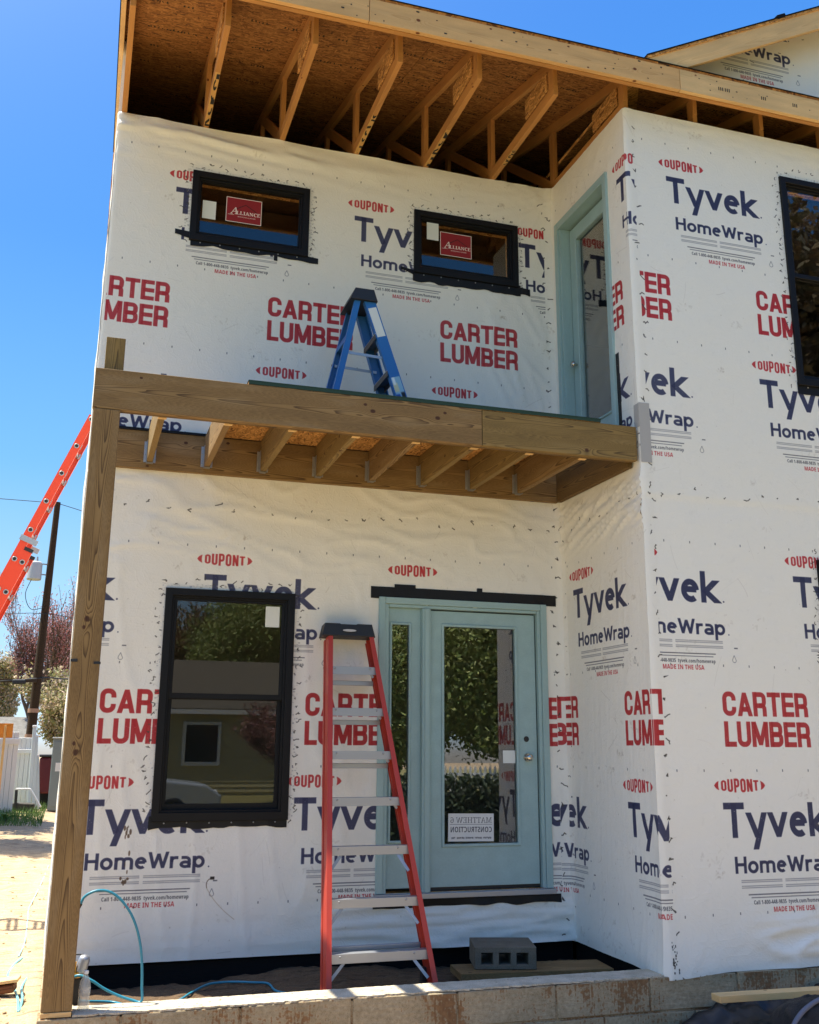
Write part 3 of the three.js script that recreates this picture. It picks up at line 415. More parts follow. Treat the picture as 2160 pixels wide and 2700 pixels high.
/* ---- doors */
{
  const d = sub('door', house, [2.211, .09, 0]), X = (x) => x - 2.211, Y = (y) => y - .09;
  const fr = []; // stepped casing and jambs
  for (const [a, b] of [[2.211, 2.262], [3.576, 3.628]]) { fr.push(slab(X(a), X(b), Y(.13), Y(2.298), -.1, .03, { r: .004 })); }
  fr.push(slab(X(2.263), X(2.292), Y(.13), Y(2.244), -.1, .016, { r: .004 }), slab(X(3.548), X(3.575), Y(.13), Y(2.244), -.1, .016, { r: .004 }), slab(X(2.263), X(3.575), Y(2.247), Y(2.297), -.1, .03, { r: .004 }), slab(X(2.294), X(3.546), Y(2.222), Y(2.246), -.1, .016, { r: .004 }));
  part('door_frame', fr, M.doorPaint, d); part('mullion', [slab(X(2.566), X(2.634), Y(.13), Y(2.221), -.1, .026, { r: .006 }), slab(X(2.583), X(2.617), Y(.13), Y(2.2215), .027, .036, { r: .003 })], M.doorPaint, d);
  part('door_slab', [ring(X(2.642), X(3.538), Y(.158), Y(2.212), [.105, .169, .292, .112], -.062, -.02, .002), ring(X(2.735), X(3.382), Y(.438), Y(2.112), [.018, .018, .018, .018], -.019, -.008, .004)], M.doorPaint, d);
  part('glass', slab(X(2.746), X(3.37), Y(.449), Y(2.101), -.042, -.038, { r: 0 }), M.doorGlass, d);
  part('side_panel', [ring(X(2.292), X(2.566), Y(.158), Y(2.222), [.028, .09, .328, .126], -.062, -.024, .002), ring(X(2.312), X(2.486), Y(.474), Y(2.108), [.014, .014, .014, .014], -.023, -.012, .004)], M.doorPaint, d);
  part('glass', slab(X(2.319), X(2.478), Y(.482), Y(2.099), -.044, -.040, { r: 0 }), M.doorGlass, d);
  part('threshold', [slab(X(2.2), X(3.64), Y(.09), Y(.128), -.1, .055, { r: .004 })], M.aluminium, d); part('weatherstrip', [slab(X(2.64), X(3.54), Y(.129), Y(.157), -.06, -.03, { r: 0 }), slab(X(3.5385), X(3.547), Y(.158), Y(2.21), -.06, -.032, { r: 0 }), slab(X(2.64), X(3.54), Y(2.2125), Y(2.2215), -.06, -.032, { r: 0 })], M.blackPlastic, d);
  const kn = []; { const r = new THREE.CylinderGeometry(.03, .033, .012, 24); r.rotateX(Math.PI / 2); r.translate(X(3.452), Y(1.092), -.013); const b = new THREE.LatheGeometry([[0, .058], [.018, .056], [.027, .045], [.026, .034], [.013, .022], [.012, 0]].map(([a, c]) => new THREE.Vector2(a, c)), 24); b.rotateX(Math.PI / 2); b.translate(X(3.452), Y(1.092), -.01); kn.push(r, b); } part('door_knob', kn, M.nickel, d);
  const ho = new THREE.CylinderGeometry(.022, .022, .004, 24); ho.rotateX(Math.PI / 2); ho.translate(X(3.447), Y(1.232), -.0188); part('lock_bore', ho, M.blackPlastic, d);
  // paper notice taped inside the glass, seen from its back
  const c = canvas(1024, 560), x = c.getContext('2d'); x.fillStyle = '#d9d8d3'; x.fillRect(0, 0, 1024, 560); x.translate(1024, 0); x.scale(-1, 1); x.fillStyle = '#5c5c5e'; x.save(); x.translate(40, 190); x.scale(1.12, 1); x.font = '160px serif'; x.fillText('MATTHEW 6', 0, 0, 840); x.restore(); x.fillRect(40, 215, 944, 8); x.save(); x.translate(40, 375); x.font = 'bold 150px sans-serif'; x.fillText('CONSTRUCTION', 0, 0, 940); x.restore(); for (let q = 60, k = 0; q < 950; k++) { const w = rr(10, 34); if (k % 9 !== 8) x.fillRect(q, 470 + rr(-3, 3), w * .7, rr(26, 40)); q += w; }
  const g = new THREE.PlaneGeometry(.372, .202); g.rotateZ(-.012); g.translate(X(2.981), Y(.575), -.0362); part('paper_notice', g, mat({ map: tex(c), roughness: .9 }), d, 'white paper notice with grey reversed lettering');
  part('paper_label', slab(X(3.252), X(3.357), Y(1.048), Y(1.144), -.0366, -.0358, { r: 0 }), M.paper, d);
}
{ // flashing over and under the entrance
  const strip = (a, b, y0, y1, wav) => { const n = 40, P = [], I = []; for (let i = 0; i <= n; i++) { const x = a + (b - a) * i / n; const yl = y0 + wav * noise(x * 3, y0 * 9); P.push(x, y1, hW(x, y1) + .005, x, yl, hW(x, yl) + .006); if (i < n) I.push(2 * i, 2 * i + 1, 2 * i + 3, 2 * i, 2 * i + 3, 2 * i + 2); } const g = new THREE.BufferGeometry(); g.setAttribute('position', new THREE.Float32BufferAttribute(P, 3)); g.setAttribute('uv', new THREE.Float32BufferAttribute(new Float32Array(P.length / 3 * 2), 2)); g.setIndex(I); g.computeVertexNormals(); return g; };
  part('flashing_tape', [strip(2.143, 3.72, 2.286, 2.377, .004), strip(2.335, 2.51, 2.37, 2.402, .002), strip(3.03, 3.075, 2.37, 2.405, 0)], M.blackTape, house);
  part('flashing_tape', strip(2.19, 3.69, .028, .088, .014), M.blackTape, house);
}
{ // balcony door in the side wall; local x runs towards the street, local z out of the wall
  const d = sub('door', house, [XB, 3.46, .095], -Math.PI / 2), H = 2.245, W = .955;
  part('door_frame', [slab(0, .062, 0, H, -.13, .03, { r: .004 }), slab(W - .062, W, 0, H, -.13, .03, { r: .004 }), slab(.063, W - .063, H - .07, H, -.13, .03, { r: .004 }), slab(.063, .088, 0, H - .071, -.13, .012, { r: .003 }), slab(W - .088, W - .063, 0, H - .071, -.13, .012, { r: .003 })], M.doorPaint, d);
  part('door_slab', [ring(.096, W - .095, .03, H - .09, [.12, .12, .25, .125], -.118, -.076, .002), ring(.205, W - .204, .27, H - .205, [.016, .016, .016, .016], -.075, -.064, .004)], M.doorPaint, d);
  part('glass', slab(.215, W - .214, .279, H - .214, -.099, -.095, { r: 0 }), M.doorGlass, d); part('weatherstrip', slab(.0885, .0955, .03, H - .09, -.115, -.08, { r: 0 }), M.blackPlastic, d);
  part('threshold', slab(.063, W - .063, .001, .028, -.12, .03, { r: .003 }), M.aluminium, d);
  const b = new THREE.LatheGeometry([[0, .058], [.018, .056], [.027, .045], [.026, .034], [.013, .022], [.012, 0]].map(([a, c]) => new THREE.Vector2(a, c)), 24); b.rotateX(Math.PI / 2); b.translate(.155, .875, -.075); part('door_knob', b, M.nickel, d);
}

/* ------------------------------------------------------------ balcony frame */
const balcony = thing('balcony', 'unfinished timber balcony frame with one tall corner post on the front of the house', 'balcony');
part('beam', slab(-.022, 2.563, 3.19, 3.451, 1.284, 1.328, { r: .004 }), M.pt, balcony);
part('beam', slab(2.567, 3.776, 3.191, 3.449, 1.283, 1.326, { r: .004 }), M.pt2, balcony);
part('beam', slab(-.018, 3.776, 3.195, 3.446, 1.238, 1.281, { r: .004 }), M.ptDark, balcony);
part('ledger', slab(.03, XB - .05, 3.158, 3.45, .012, .052, { r: .004 }), M.pt, balcony);
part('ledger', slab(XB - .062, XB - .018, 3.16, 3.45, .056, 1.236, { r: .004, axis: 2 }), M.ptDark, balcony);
part('flashing', [slab(.03, XB - .07, 3.4525, 3.48, .018, .024, { r: 0 }), slab(.03, XB - .07, 3.4515, 3.4555, .026, .062, { r: 0 })], M.blackTape, balcony);
const joists = [.405, .825, 1.25, 1.685, 2.112, 2.54, 2.962, 3.38];
joists.forEach((x, i) => {
  part('joist', slab(x - .022, x + .022, 3.2, 3.447, .056, 1.235, { r: .004, axis: 2 }), i % 3 === 1 ? M.pt : M.pt2, balcony);
  const n = sub('joist_hanger', balcony, [x, 3.196, .054]);
  part('flange', [slab(-.044, -.0245, .01, .17, 0, .003, { r: 0 }), slab(.0245, .044, .01, .17, 0, .003, { r: 0 })], M.galvanised, n);
  part('stirrup', [slab(-.0255, -.0232, 0, .17, .003, .055, { r: 0 }), slab(.0232, .0255, 0, .17, .003, .055, { r: 0 }), slab(-.0232, .0232, -.002, 0, .003, .055, { r: 0 })], M.galvanised, n);
  for (const s of [-.036, .036]) for (let k = 0; k < 4; k++) { const g = new THREE.SphereGeometry(.005, 6, 4); g.translate(s, .03 + k * .04, .003); part('nail', g, M.galvanised, n); }
  part('top_shim', slab(x - .024, x + .03, 3.192, 3.1985, 1.205, 1.236, { r: 0 }), M.spf, balcony);
});
part('deck_panel', slab(.934, 2.2, 3.452, 3.474, .03, 1.322, { r: 0, lu: 1.2, lv: 1.2 }), M.osb, balcony); part('deck_panel', slab(2.203, 3.487, 3.452, 3.474, .03, 1.322, { r: 0, lu: 1.2, lv: 1.2 }), M.osb, balcony);
part('edge_paint', [slab(.932, 3.49, 3.4745, 3.481, .028, 1.33, { r: 0 }), slab(.934, 3.487, 3.4535, 3.474, 1.3225, 1.329, { r: 0 })], M.osbGreen, balcony, 'dark green sealed edge of the deck sheets');
{
  const g = [slab(-.015, .146, -.222, 3.187, 1.19, 1.33, { r: .006, axis: 1, lv: .6, dv: .13 })];
  part('post', g, M.pt, balcony); part('post_top', slab(.028, .146, 3.188, 3.7, 1.19, 1.236, { r: .004, axis: 1 }), M.pt2, balcony);
  part('post_shim', slab(-.014, .145, -.2475, -.2235, 1.192, 1.336, { r: .002, axis: 0 }), M.spf, balcony);
  part('strap_end', slab(-.019, .02, 1.635, 1.652, 1.3305, 1.334, { r: .001 }), M.blackPlastic, balcony); part('strap_end', slab(.11, .15, 1.625, 1.64, 1.3305, 1.334, { r: .001 }), M.blackPlastic, balcony);
  const fl = []; fl.push(slab(XB - .006, XB + .082, 3.18, 3.635, ZB + .018, ZB + .0195, { r: 0 }), slab(XB - .0075, XB - .006, 3.45, 3.63, ZB - .05, ZB + .018, { r: 0 })); part('corner_flashing', fl, mat({ color: rgb(.40, .385, .36), roughness: .6 }), balcony);
}

/* ------------------------------------------------------------ red stepladder, folded and leaning on the wall */
{
  const t = thing('stepladder', 'tall orange-red fibreglass stepladder leaning folded against the wall between window and entrance', 'ladder', [1.97, -.395, .99]);
  const O = V(1.97, -.395, .99), zy = (y) => .14 + (1.95 - y) * .366, L = (x, y, dn = 0) => V(x, y + dn * .344, zy(y) + dn * .939).sub(O);
  const lx = (y) => 1.777 - (1.955 - y) * .0665, rx = (y) => 2.098 + (1.955 - y) * .1015, back = -.085;
  const sh = cShape(.034, .098, .006);
  const rail = (x, s, d, w, m, nm, y0 = -.385) => { const o = s > 0 ? 0 : .026; part(nm, extrudeAlong(w, L(x(y0) + o, y0, d), L(x(1.965) + o, 1.965, d), V(s, 0, 0)), m, t); };
  rail(lx, 1, 0, sh, M.redGlass, 'side_rail'); rail(rx, -1, 0, sh, M.redGlass, 'side_rail');
  const sb = cShape(.03, .035, .005); const lr = (y) => lx(y) - .004, rrx = (y) => rx(y) + .004;
  rail(lr, 1, back, sb, M.redGlass, 'rear_rail', -.36); rail(rrx, -1, back, sb, M.redGlass, 'rear_rail', -.36);
  const steps = [1.735, 1.435, 1.137, .832, .527, .217, -.088];
  steps.forEach((y, i) => {
    const s = sub('step', t), a = lx(y) + .02, b = rx(y) + .008, yb = y - .028;
    const up = V(0, 1, 0), nrm = V(0, 0, 1);
    const p0 = L(a - .012, yb, 0), p1 = L(b + .012, yb, 0); p0.z += .028; p1.z += .028;
    part('tread_front', bar(p0, p1, .005, .056, nrm, .001), M.aluminium, s);
    const q0 = p0.clone().add(V(0, .0255, -.036)), q1 = p1.clone().add(V(0, .0255, -.036)); part('tread', bar(q0, q1, .068, .004, nrm, .001), M.aluminium, s);
    for (const f of [.12, .84]) { const g = new THREE.SphereGeometry(.0075, 8, 6); const p = p0.clone().lerp(p1, f); g.translate(p.x, p.y + .012, p.z + .002); part('rivet', g, M.grey, s); }
    if (i > 3) for (const [f, e] of [[.16, 0], [.84, 1]]) { const p = p0.clone().lerp(p1, f), yl = y - .16, q = L(e ? rx(yl) - .02 : lx(yl) + .02, yl, 0); q.z += .01; part('knee_brace', bar(p.add(V(0, -.026, -.008)), q, .004, .02, nrm, .001), M.aluminium, s); }
    else { const p = p1.clone().add(V(-.05, -.026, -.01)), q = L(rx(y - .075) - .018, y - .075, 0); part('knee_brace', bar(p, q, .004, .018, nrm, .001), M.aluminium, s); }
  });
  [1.66, 1.375, 1.075].forEach((y) => { part('rear_brace', bar(L(lx(y), y - .01, back), L(rx(y), y - .01, back), .02, .034, V(0, 0, 1), .003), M.aluminium, t); });
  part('rear_brace', bar(L(lx(-.05), -.05, back), L(rx(-.05), -.05, back), .02, .03, V(0, 0, 1), .003), M.aluminium, t);
  { const s = poly([[-.198, 0], [.198, 0], [.176, .085], [.07, .085], [.06, .08], [-.06, .08], [-.07, .085], [-.176, .085]]), g = new THREE.ExtrudeGeometry(s, { depth: .11, bevelEnabled: true, bevelSize: .006, bevelThickness: .008, bevelSegments: 2 }); g.rotateX(-.12); const c = L((lx(1.95) + rx(1.95)) / 2, 1.955, 0); g.translate(c.x - .006, c.y + .0, c.z - .06); part('top_cap', g, M.blackPlastic, t);
    const e = new THREE.CylinderGeometry(1, 1, .003, 24); e.scale(.052, 1, .009); e.rotateX(Math.PI / 2 - .12); e.translate(c.x - .006, c.y + .05, c.z + .0688); part('cap_badge', e, mat({ color: rgb(.5, .5, .5), roughness: .5 }), t); }
  for (const [x, s] of [[lx, 1], [rx, -1]]) { const p = L(x(-.36) - s * .002, -.36, 0); part('foot', slab(p.x - .03, p.x + .03, -.002, .06, p.z - .045, p.z + .05, { r: .008 }), M.blackPlastic, t); const q = L(x(-.3) + s * .035, -.3, back); part('rear_foot', slab(q.x - .018, q.x + .018, .02, .2, q.z - .025, q.z + .025, { r: .008 }), M.blackPlastic, t); }
}
/* ------------------------------------------------------------ blue stepladder standing open on the deck */
{
  const yb = 3.482, O = V(1.93, yb, .5), t = thing('stepladder', 'short blue fibreglass stepladder standing open on the balcony deck', 'ladder', [O.x, O.y, O.z]), P = (x, y, z) => V(x, y, z).sub(O);
  const top = 4.50, sh = cShape(.045, .085, .006), sr = cShape(.038, .045, .005);
  // front section leans right, rear section leans left
  const fx = (y) => 1.915 + (4.48 - y) * .325, bxx = (y) => 1.83 - (4.48 - y) * .212, zn = (y) => .66 + (4.48 - y) * .06, zf = (y) => .375 - (4.48 - y) * .085;
  for (const [z, s] of [[zn, -1], [zf, 1]]) {
    part('side_rail', extrudeAlong(sh, P(fx(yb + .03), yb + .03, z(yb)), P(fx(top), top, z(top)), V(0, 0, s)), M.blueGlass, t);
    part('rear_rail', extrudeAlong(sr, P(bxx(yb + .03), yb + .03, z(yb)), P(bxx(top), top, z(top)), V(0, 0, s)), M.blueGlass, t);
    part('spreader', bar(P(bxx(4.025) - .005, 4.025, z(4.02) - s * .002 + .02 * s), P(fx(4.01), 4.01, z(4.01) + .02 * s), .004, .022, V(0, 0, 1), .001), M.aluminium, t);
    for (const f of [fx, bxx]) part('foot', slab(f(yb) - O.x - .05, f(yb) - O.x + .05, 0, .045, z(yb) - O.z - .03, z(yb) - O.z + .03, { r: .008 }), M.blackPlastic, t);
  }
  for (const y of [4.2, 3.91, 3.63]) { const s = sub('step', t); part('tread', slab(fx(y) - O.x - .045, fx(y) - O.x + .045, y - O.y - .006, y - O.y, zf(y) - O.z, zn(y) - O.z, { r: 0 }), M.aluminium, s); part('tread_front', slab(fx(y) - O.x + .04, fx(y) - O.x + .045, y - O.y - .05, y - O.y - .006, zf(y) - O.z, zn(y) - O.z, { r: 0 }), M.aluminium, s); part('tread_rear', slab(fx(y) - O.x - .045, fx(y) - O.x - .04, y - O.y - .05, y - O.y - .006, zf(y) - O.z, zn(y) - O.z, { r: 0 }), mat({ color: rgb(.1, .09, .08), roughness: .6 }), s); }
  for (const y of [4.15, 3.72]) part('rear_brace', slab(bxx(y) - O.x - .02, bxx(y) - O.x + .015, y - O.y - .02, y - O.y + .02, zf(y) - O.z, zn(y) - O.z, { r: .003 }), M.blueGlass, t);
  { const s = poly([[-.105, 0], [.1, 0], [.072, .085], [-.068, .085]]), g = new THREE.ExtrudeGeometry(s, { depth: .33, bevelEnabled: true, bevelSize: .005, bevelThickness: .006, bevelSegments: 2 }); g.translate(1.872 - O.x, 4.462 - O.y, .352 - O.z); part('top_cap', g, M.blackPlastic, t); }
  const web = (a, b, off, w, m, nm, lb) => part(nm, extrudeAlong(poly([[-.0008, -w / 2], [.0008, -w / 2], [.0008, w / 2], [-.0008, w / 2]]), P(fx(b), b, zn(b) + off), P(fx(a), a, zn(a) + off), V(0, 0, 1)), m, t, lb);
  web(4.41, 4.18, .0015, .066, M.paper, 'label', 'white instruction label'); web(3.86, 3.66, .0015, .07, mat({ map: (() => { const c = canvas(128, 64), x = c.getContext('2d'); x.fillStyle = '#8fb6c9'; x.fillRect(0, 0, 128, 64); for (let i = 0; i < 26; i++) { x.fillStyle = ['#2a4f9a', '#e8e9e4', '#20242c', '#cfc9a2', '#5f88b5'][i % 5]; x.fillRect(rr(0, 120), rr(0, 58), rr(4, 26), rr(3, 14)); } return tex(c, true, true); })() }), 'label', 'blue and white printed label');
}
/* ------------------------------------------------------------ extension ladder at the left side of the house */
{
  const D = V(.372, .928, 0), t = thing('extension_ladder', 'long bright orange extension ladder leaning against the left side of the house', 'ladder', [-1.98, -.33, -3.02]), O = V(-1.98, -.33, -3.02);
  const H1 = V(-.058, 4.372, -2.8), at = (d, off, z) => H1.clone().addScaledVector(D, -d).add(V(.928 * off, -.372 * off, 0)).setZ(z).sub(O);
  const sh = cShape(.03, .078, .004), zs = [-2.8, -3.24], R = .318;
  for (const [z, s] of [[zs[0], -1], [zs[1], 1]]) {
    part('fly_rail', extrudeAlong(sh, at(3.4, 0, z), at(-.04, 0, z), V(0, 0, s)), M.orangeGlass, t);
    part('base_rail', extrudeAlong(sh, at(5.03, .078, z + s * .0), at(1.47, .078, z + s * .0), V(0, 0, s)), M.orangeGlass, t);
    part('foot', slab(at(5.03, .078, z).x - .05, at(5.03, .078, z).x + .05, -.005, .06, z - O.z - .04, z - O.z + .04, { r: .01 }), M.blackPlastic, t);
    part('end_cap', bar(at(1.475, .078, z + s * .012), at(1.44, .078, z + s * .012), .04, .086, V(0, 0, 1)), M.blackPlastic, t);
    part('guide_bracket', bar(at(1.4, .035, z - s * .004), at(1.345, .035, z - s * .004), .012, .175, V(0, 0, 1)), M.galvanised, t);
  }
  const rung = (d, off) => { const p = at(d, off, zs[0] + .004), q = at(d, off, zs[1] - .004), r = sub('rung', t), { len, m } = basis(p, q, V(1, 0, 0)); const g = new THREE.CylinderGeometry(.016, .016, len, 14, 1, true); g.rotateX(Math.PI / 2); g.translate(0, 0, len / 2); g.applyMatrix4(m); part('tube', g, M.aluminium, r);
    for (const [e, s] of [[p, 1], [q, -1]]) { const a = new THREE.TorusGeometry(.021, .005, 8, 18); a.translate(e.x, e.y, e.z - s * .002); const b = new THREE.CylinderGeometry(.0155, .0155, .003, 16); b.rotateX(Math.PI / 2); b.translate(e.x, e.y, e.z - s * .001); part('rung_ring', a, M.galvanised, r); part('rung_bore', b, M.blackPlastic, r); const f = e.clone().add(V(.022, -.03, -s * .026)); const br = bar(f.clone().addScaledVector(D, .0), f.clone().addScaledVector(D, .06), .004, .03, V(0, 0, 1)); part('rung_plate', br, M.galvanised, r); } };
  for (let k = 0; k < 11; k++) rung(k * R, 0); for (let k = 5; k < 16; k++) rung(k * R, .078);
}
/* ------------------------------------------------------------ ground, porch soil, foundation wall */
const gy = (x, z) => {
  let y = -.44 + .40 * smooth(1, -16, z) * smooth(3, -1, x) + .02 * fbm(x * .5, z * .5, 3);
  const near = smooth(14, 5, Math.hypot(x, z + 1)); y += near * (.024 * fbm(x * 2.4, z * 1.7, 3) + .013 * fbm(x * 9, z * 7, 3) + .012 * Math.pow(1 - Math.abs(noise(x * 5 + 3, z * .5)), 5));
  y -= .18 * smooth(.25, .6, x) * smooth(1.0, 1.3, z) * smooth(5.5, 2.5, z);
  if (x > .06 && x < 9 && z < 1.3) y = Math.min(y, -.56); return y;
};
{
  const X = [], Z = []; for (let x = -90; x < -8; x += 6) X.push(x); for (let x = -8; x < 10; x += .12) X.push(x); for (let x = 10; x <= 90; x += 5) X.push(x); for (let z = -110; z < -18; z += 6) Z.push(z); for (let z = -18; z < 12; z += .14) Z.push(z); for (let z = 12; z <= 90; z += 5) Z.push(z);
  const P = [], U = [], I = []; for (const z of Z) for (const x of X) { P.push(x, gy(x, z), z); U.push(x / 1.7, z / 1.7); } const n = X.length; for (let j = 0; j < Z.length - 1; j++) for (let i = 0; i < n - 1; i++) { const a = j * n + i; I.push(a, a + n, a + n + 1, a, a + n + 1, a + 1); }
  const g = new THREE.BufferGeometry(); g.setAttribute('position', new THREE.Float32BufferAttribute(P, 3)); g.setAttribute('uv', new THREE.Float32BufferAttribute(U, 2)); g.setIndex(I); g.computeVertexNormals();
  structure('ground', g, mat({ map: dirtTex, roughness: 1, bumpMap: roughBump, bumpScale: .01 }), 'bare sandy soil round the house');
  const S = [], SU = [], SI = [], nx = 130, nz = 44, py = (x, z) => -.395 + .07 * Math.exp(-(((x - 1.75) / .6) ** 2 + ((z - .1) / .35) ** 2)) + .022 * fbm(x * 2, z * 2, 3) + .012 * fbm(x * 9, z * 9, 3);
  for (let j = 0; j <= nz; j++) for (let i = 0; i <= nx; i++) { const x = .0 + 3.83 * i / nx, z = -.03 + 1.16 * j / nz; S.push(x, py(x, z), z); SU.push(x / 1.1, z / 1.1); if (i < nx && j < nz) { const a = j * (nx + 1) + i; SI.push(a, a + nx + 1, a + nx + 2, a, a + nx + 2, a + 1); } }
  const h = new THREE.BufferGeometry(); h.setAttribute('position', new THREE.Float32BufferAttribute(S, 3)); h.setAttribute('uv', new THREE.Float32BufferAttribute(SU, 2)); h.setIndex(SI); h.computeVertexNormals();
  structure('porch_soil', h, mat({ map: dirtTex, color: rgb(.25, .21, .18), roughness: 1, bumpMap: roughBump, bumpScale: .012 }), 'damp brown soil filling the porch inside the block wall');
}
{
  const w = thing('foundation_wall', 'mud stained concrete block foundation wall running along the bottom of the front', 'wall');
  const L = .65, J = .012; let course = 0;
  const face = (x0, x1, y0, y1, z0, z1) => { // block with an uneven, slightly chipped face
    const g = new RoundedBoxGeometry(x1 - x0, y1 - y0, z1 - z0, 2, .008); g.clearGroups(); g.translate((x0 + x1) / 2, (y0 + y1) / 2, (z0 + z1) / 2);
    const P = g.attributes.position, N = g.attributes.normal, uv = g.attributes.uv; for (let i = 0; i < P.count; i++) { const x = P.getX(i), y = P.getY(i), z = P.getZ(i); uv.setXY(i, x / 4, (Math.abs(N.getY(i)) > .7 ? z : y)); P.setXYZ(i, x, y + .006 * noise(x * 7, z * 9) * (y > -.3 ? 1 : 0), z + .005 * noise(x * 6, y * 20)); } return g; };
  for (let y = -.25; y > -.9; y -= .203, course++) for (let x = -.24 - (course % 2 ? L / 2 : 0); x < 8.3; x += L) {
    const a = Math.max(-.03, x), b = Math.min(8.3, x + L) - J; if (b - a < .05) continue; const jx = course === 0 ? .026 : 0;
    part('block', face(a, b, y - .193, y, 1.128 + rr(-.002, .002), 1.352 + rr(-.003, .003)), M.block, w);
  }
  part('mortar', slab(-.025, 8.28, -.86, -.262, 1.135, 1.343, { r: 0 }), M.mortar, w);
  // side return under the left end
  for (let k = 0, y = -.25; y > -.8; y -= .203, k++) for (let z = -.02 - (k % 2 ? .2 : 0); z < 1.1; z += L) { const a = Math.max(-.02, z), b = Math.min(1.118, z + L - J); if (b - a < .05) continue; part('block', face(-.03, .16, y - .193, y - .002, a, b), M.block, w); }
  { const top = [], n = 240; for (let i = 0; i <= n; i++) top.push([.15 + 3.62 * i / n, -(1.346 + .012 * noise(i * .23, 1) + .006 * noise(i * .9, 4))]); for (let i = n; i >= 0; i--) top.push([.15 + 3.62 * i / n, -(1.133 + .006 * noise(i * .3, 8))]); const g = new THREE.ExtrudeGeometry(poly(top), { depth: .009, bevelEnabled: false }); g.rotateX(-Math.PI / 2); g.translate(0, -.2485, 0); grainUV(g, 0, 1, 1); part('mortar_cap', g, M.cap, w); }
  // crumbs of mortar smeared along the top
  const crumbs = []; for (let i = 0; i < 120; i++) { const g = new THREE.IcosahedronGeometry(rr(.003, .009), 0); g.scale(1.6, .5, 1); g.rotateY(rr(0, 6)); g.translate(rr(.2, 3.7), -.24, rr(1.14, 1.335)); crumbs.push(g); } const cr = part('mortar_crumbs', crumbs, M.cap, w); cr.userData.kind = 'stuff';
}

/* ------------------------------------------------------------ lawn and street in front, seen only as light and reflections */
{
  const lawnTex = pixelTex(512, 512, (u, v) => { const n = fbm(u * 70, v * 70, 3), m = fbm(u * 7, v * 7, 3); return [132 + 26 * n + 22 * m, 124 + 28 * n + 16 * m, 76 + 16 * n + 10 * m]; }, true, true);
  const asph = pixelTex(512, 512, (u, v) => { const n = fbm(u * 120, v * 120, 2), m = fbm(u * 6, v * 6, 3); const b = 92 + 16 * n + 9 * m; return [b, b, b - 2]; }, true, true);
  const flat = (x0, x1, z0, z1, y, nx, nz, edge) => { const P = [], U = [], I = []; for (let j = 0; j <= nz; j++) for (let i = 0; i <= nx; i++) { let x = x0 + (x1 - x0) * i / nx, z = z0 + (z1 - z0) * j / nz; if (edge && j === 0) z += .5 * noise(x * .5, 3); P.push(x, y, z); U.push(x / 2.4, z / 2.4); if (i < nx && j < nz) { const a = j * (nx + 1) + i; I.push(a, a + nx + 1, a + nx + 2, a, a + nx + 2, a + 1); } } const g = new THREE.BufferGeometry(); g.setAttribute('position', new THREE.Float32BufferAttribute(P, 3)); g.setAttribute('uv', new THREE.Float32BufferAttribute(U, 2)); g.setIndex(I); g.computeVertexNormals(); return g; };
  structure('lawn', flat(-60, 60, 6.4, 12.6, -.395, 160, 10, true), mat({ map: lawnTex, roughness: 1 }), 'front lawn between the building plot and the street');
  structure('street', flat(-60, 60, 12.75, 19.2, -.42, 20, 4), mat({ map: asph, roughness: .95 }), 'grey asphalt street');
  structure('lawn', flat(-60, 60, 19.35, 60, -.39, 60, 20), mat({ map: lawnTex, roughness: 1 }), 'lawn across the street');
  for (const [z0, z1] of [[12.6, 12.75], [19.2, 19.35]]) structure('kerb', slab(-60, 60, -.55, -.3, z0, z1, { r: .02, lu: 1, lv: 1 }), M.concrete, 'concrete kerb of the street');
  structure('back_lawn', (() => { const g = flat(-40, -.6, -60, -12.4, 0, 60, 60); const P = g.attributes.position; for (let i = 0; i < P.count; i++) P.setY(i, gy(P.getX(i), P.getZ(i)) + .03); g.computeVertexNormals(); return g; })(), mat({ map: lawnTex, roughness: 1 }), 'grass behind the building plot');
}
/* ------------------------------------------------------------ small things on the porch and on the ground */
{
  const t = thing('concrete_block', 'grey concrete block with three square holes lying on the brown plank', 'block', [3.0, -.3, .42], -.27), W = .42, H = .135, D = .38;
  const s = poly([[-W / 2, 0], [W / 2, 0], [W / 2, H], [-W / 2, H]]); for (let k = 0; k < 3; k++) { const h = new THREE.Path(), x = -W / 2 + .04 + k * .122; [[x, .024], [x, H - .03], [x + .086, H - .03], [x + .086, .024]].forEach(([a, b], i) => i ? h.lineTo(a, b) : h.moveTo(a, b)); h.closePath(); s.holes.push(h); }
  const g = new THREE.ExtrudeGeometry(s, { depth: D - .01, bevelEnabled: true, bevelSize: .003, bevelThickness: .004, bevelSegments: 1 }); g.translate(.03, .001, -D / 2); grainUV(g, 0, 1, 1); part('body', g, M.blockGrey, t);
  const p = thing('plank', 'brown weathered plank under the grey concrete block on the porch soil', 'plank'); part('board', bar(V(2.66, -.33, .48), V(3.74, -.33, .6), .32, .05, V(-.1, 0, 1), .004), M.pt, p);
  const q = thing('plank', 'pale new timber offcut lying in front of the block wall at lower right', 'plank'); part('board', bar(V(3.93, -.315, 1.66), V(6.1, -.315, 1.74), .1, .04, V(0, 0, 1), .003), M.spf, q);
  const b = thing('concrete_block', 'concrete block propping up the pale timber offcut', 'block', [5.3, gy(5.3, 1.72) + .01, 1.72]); part('body', slab(-.2, .2, 0, -.337 - gy(5.3, 1.72) - .01, -.1, .1, { r: .006, lu: 1, lv: 1 }), M.blockGrey, b);
}
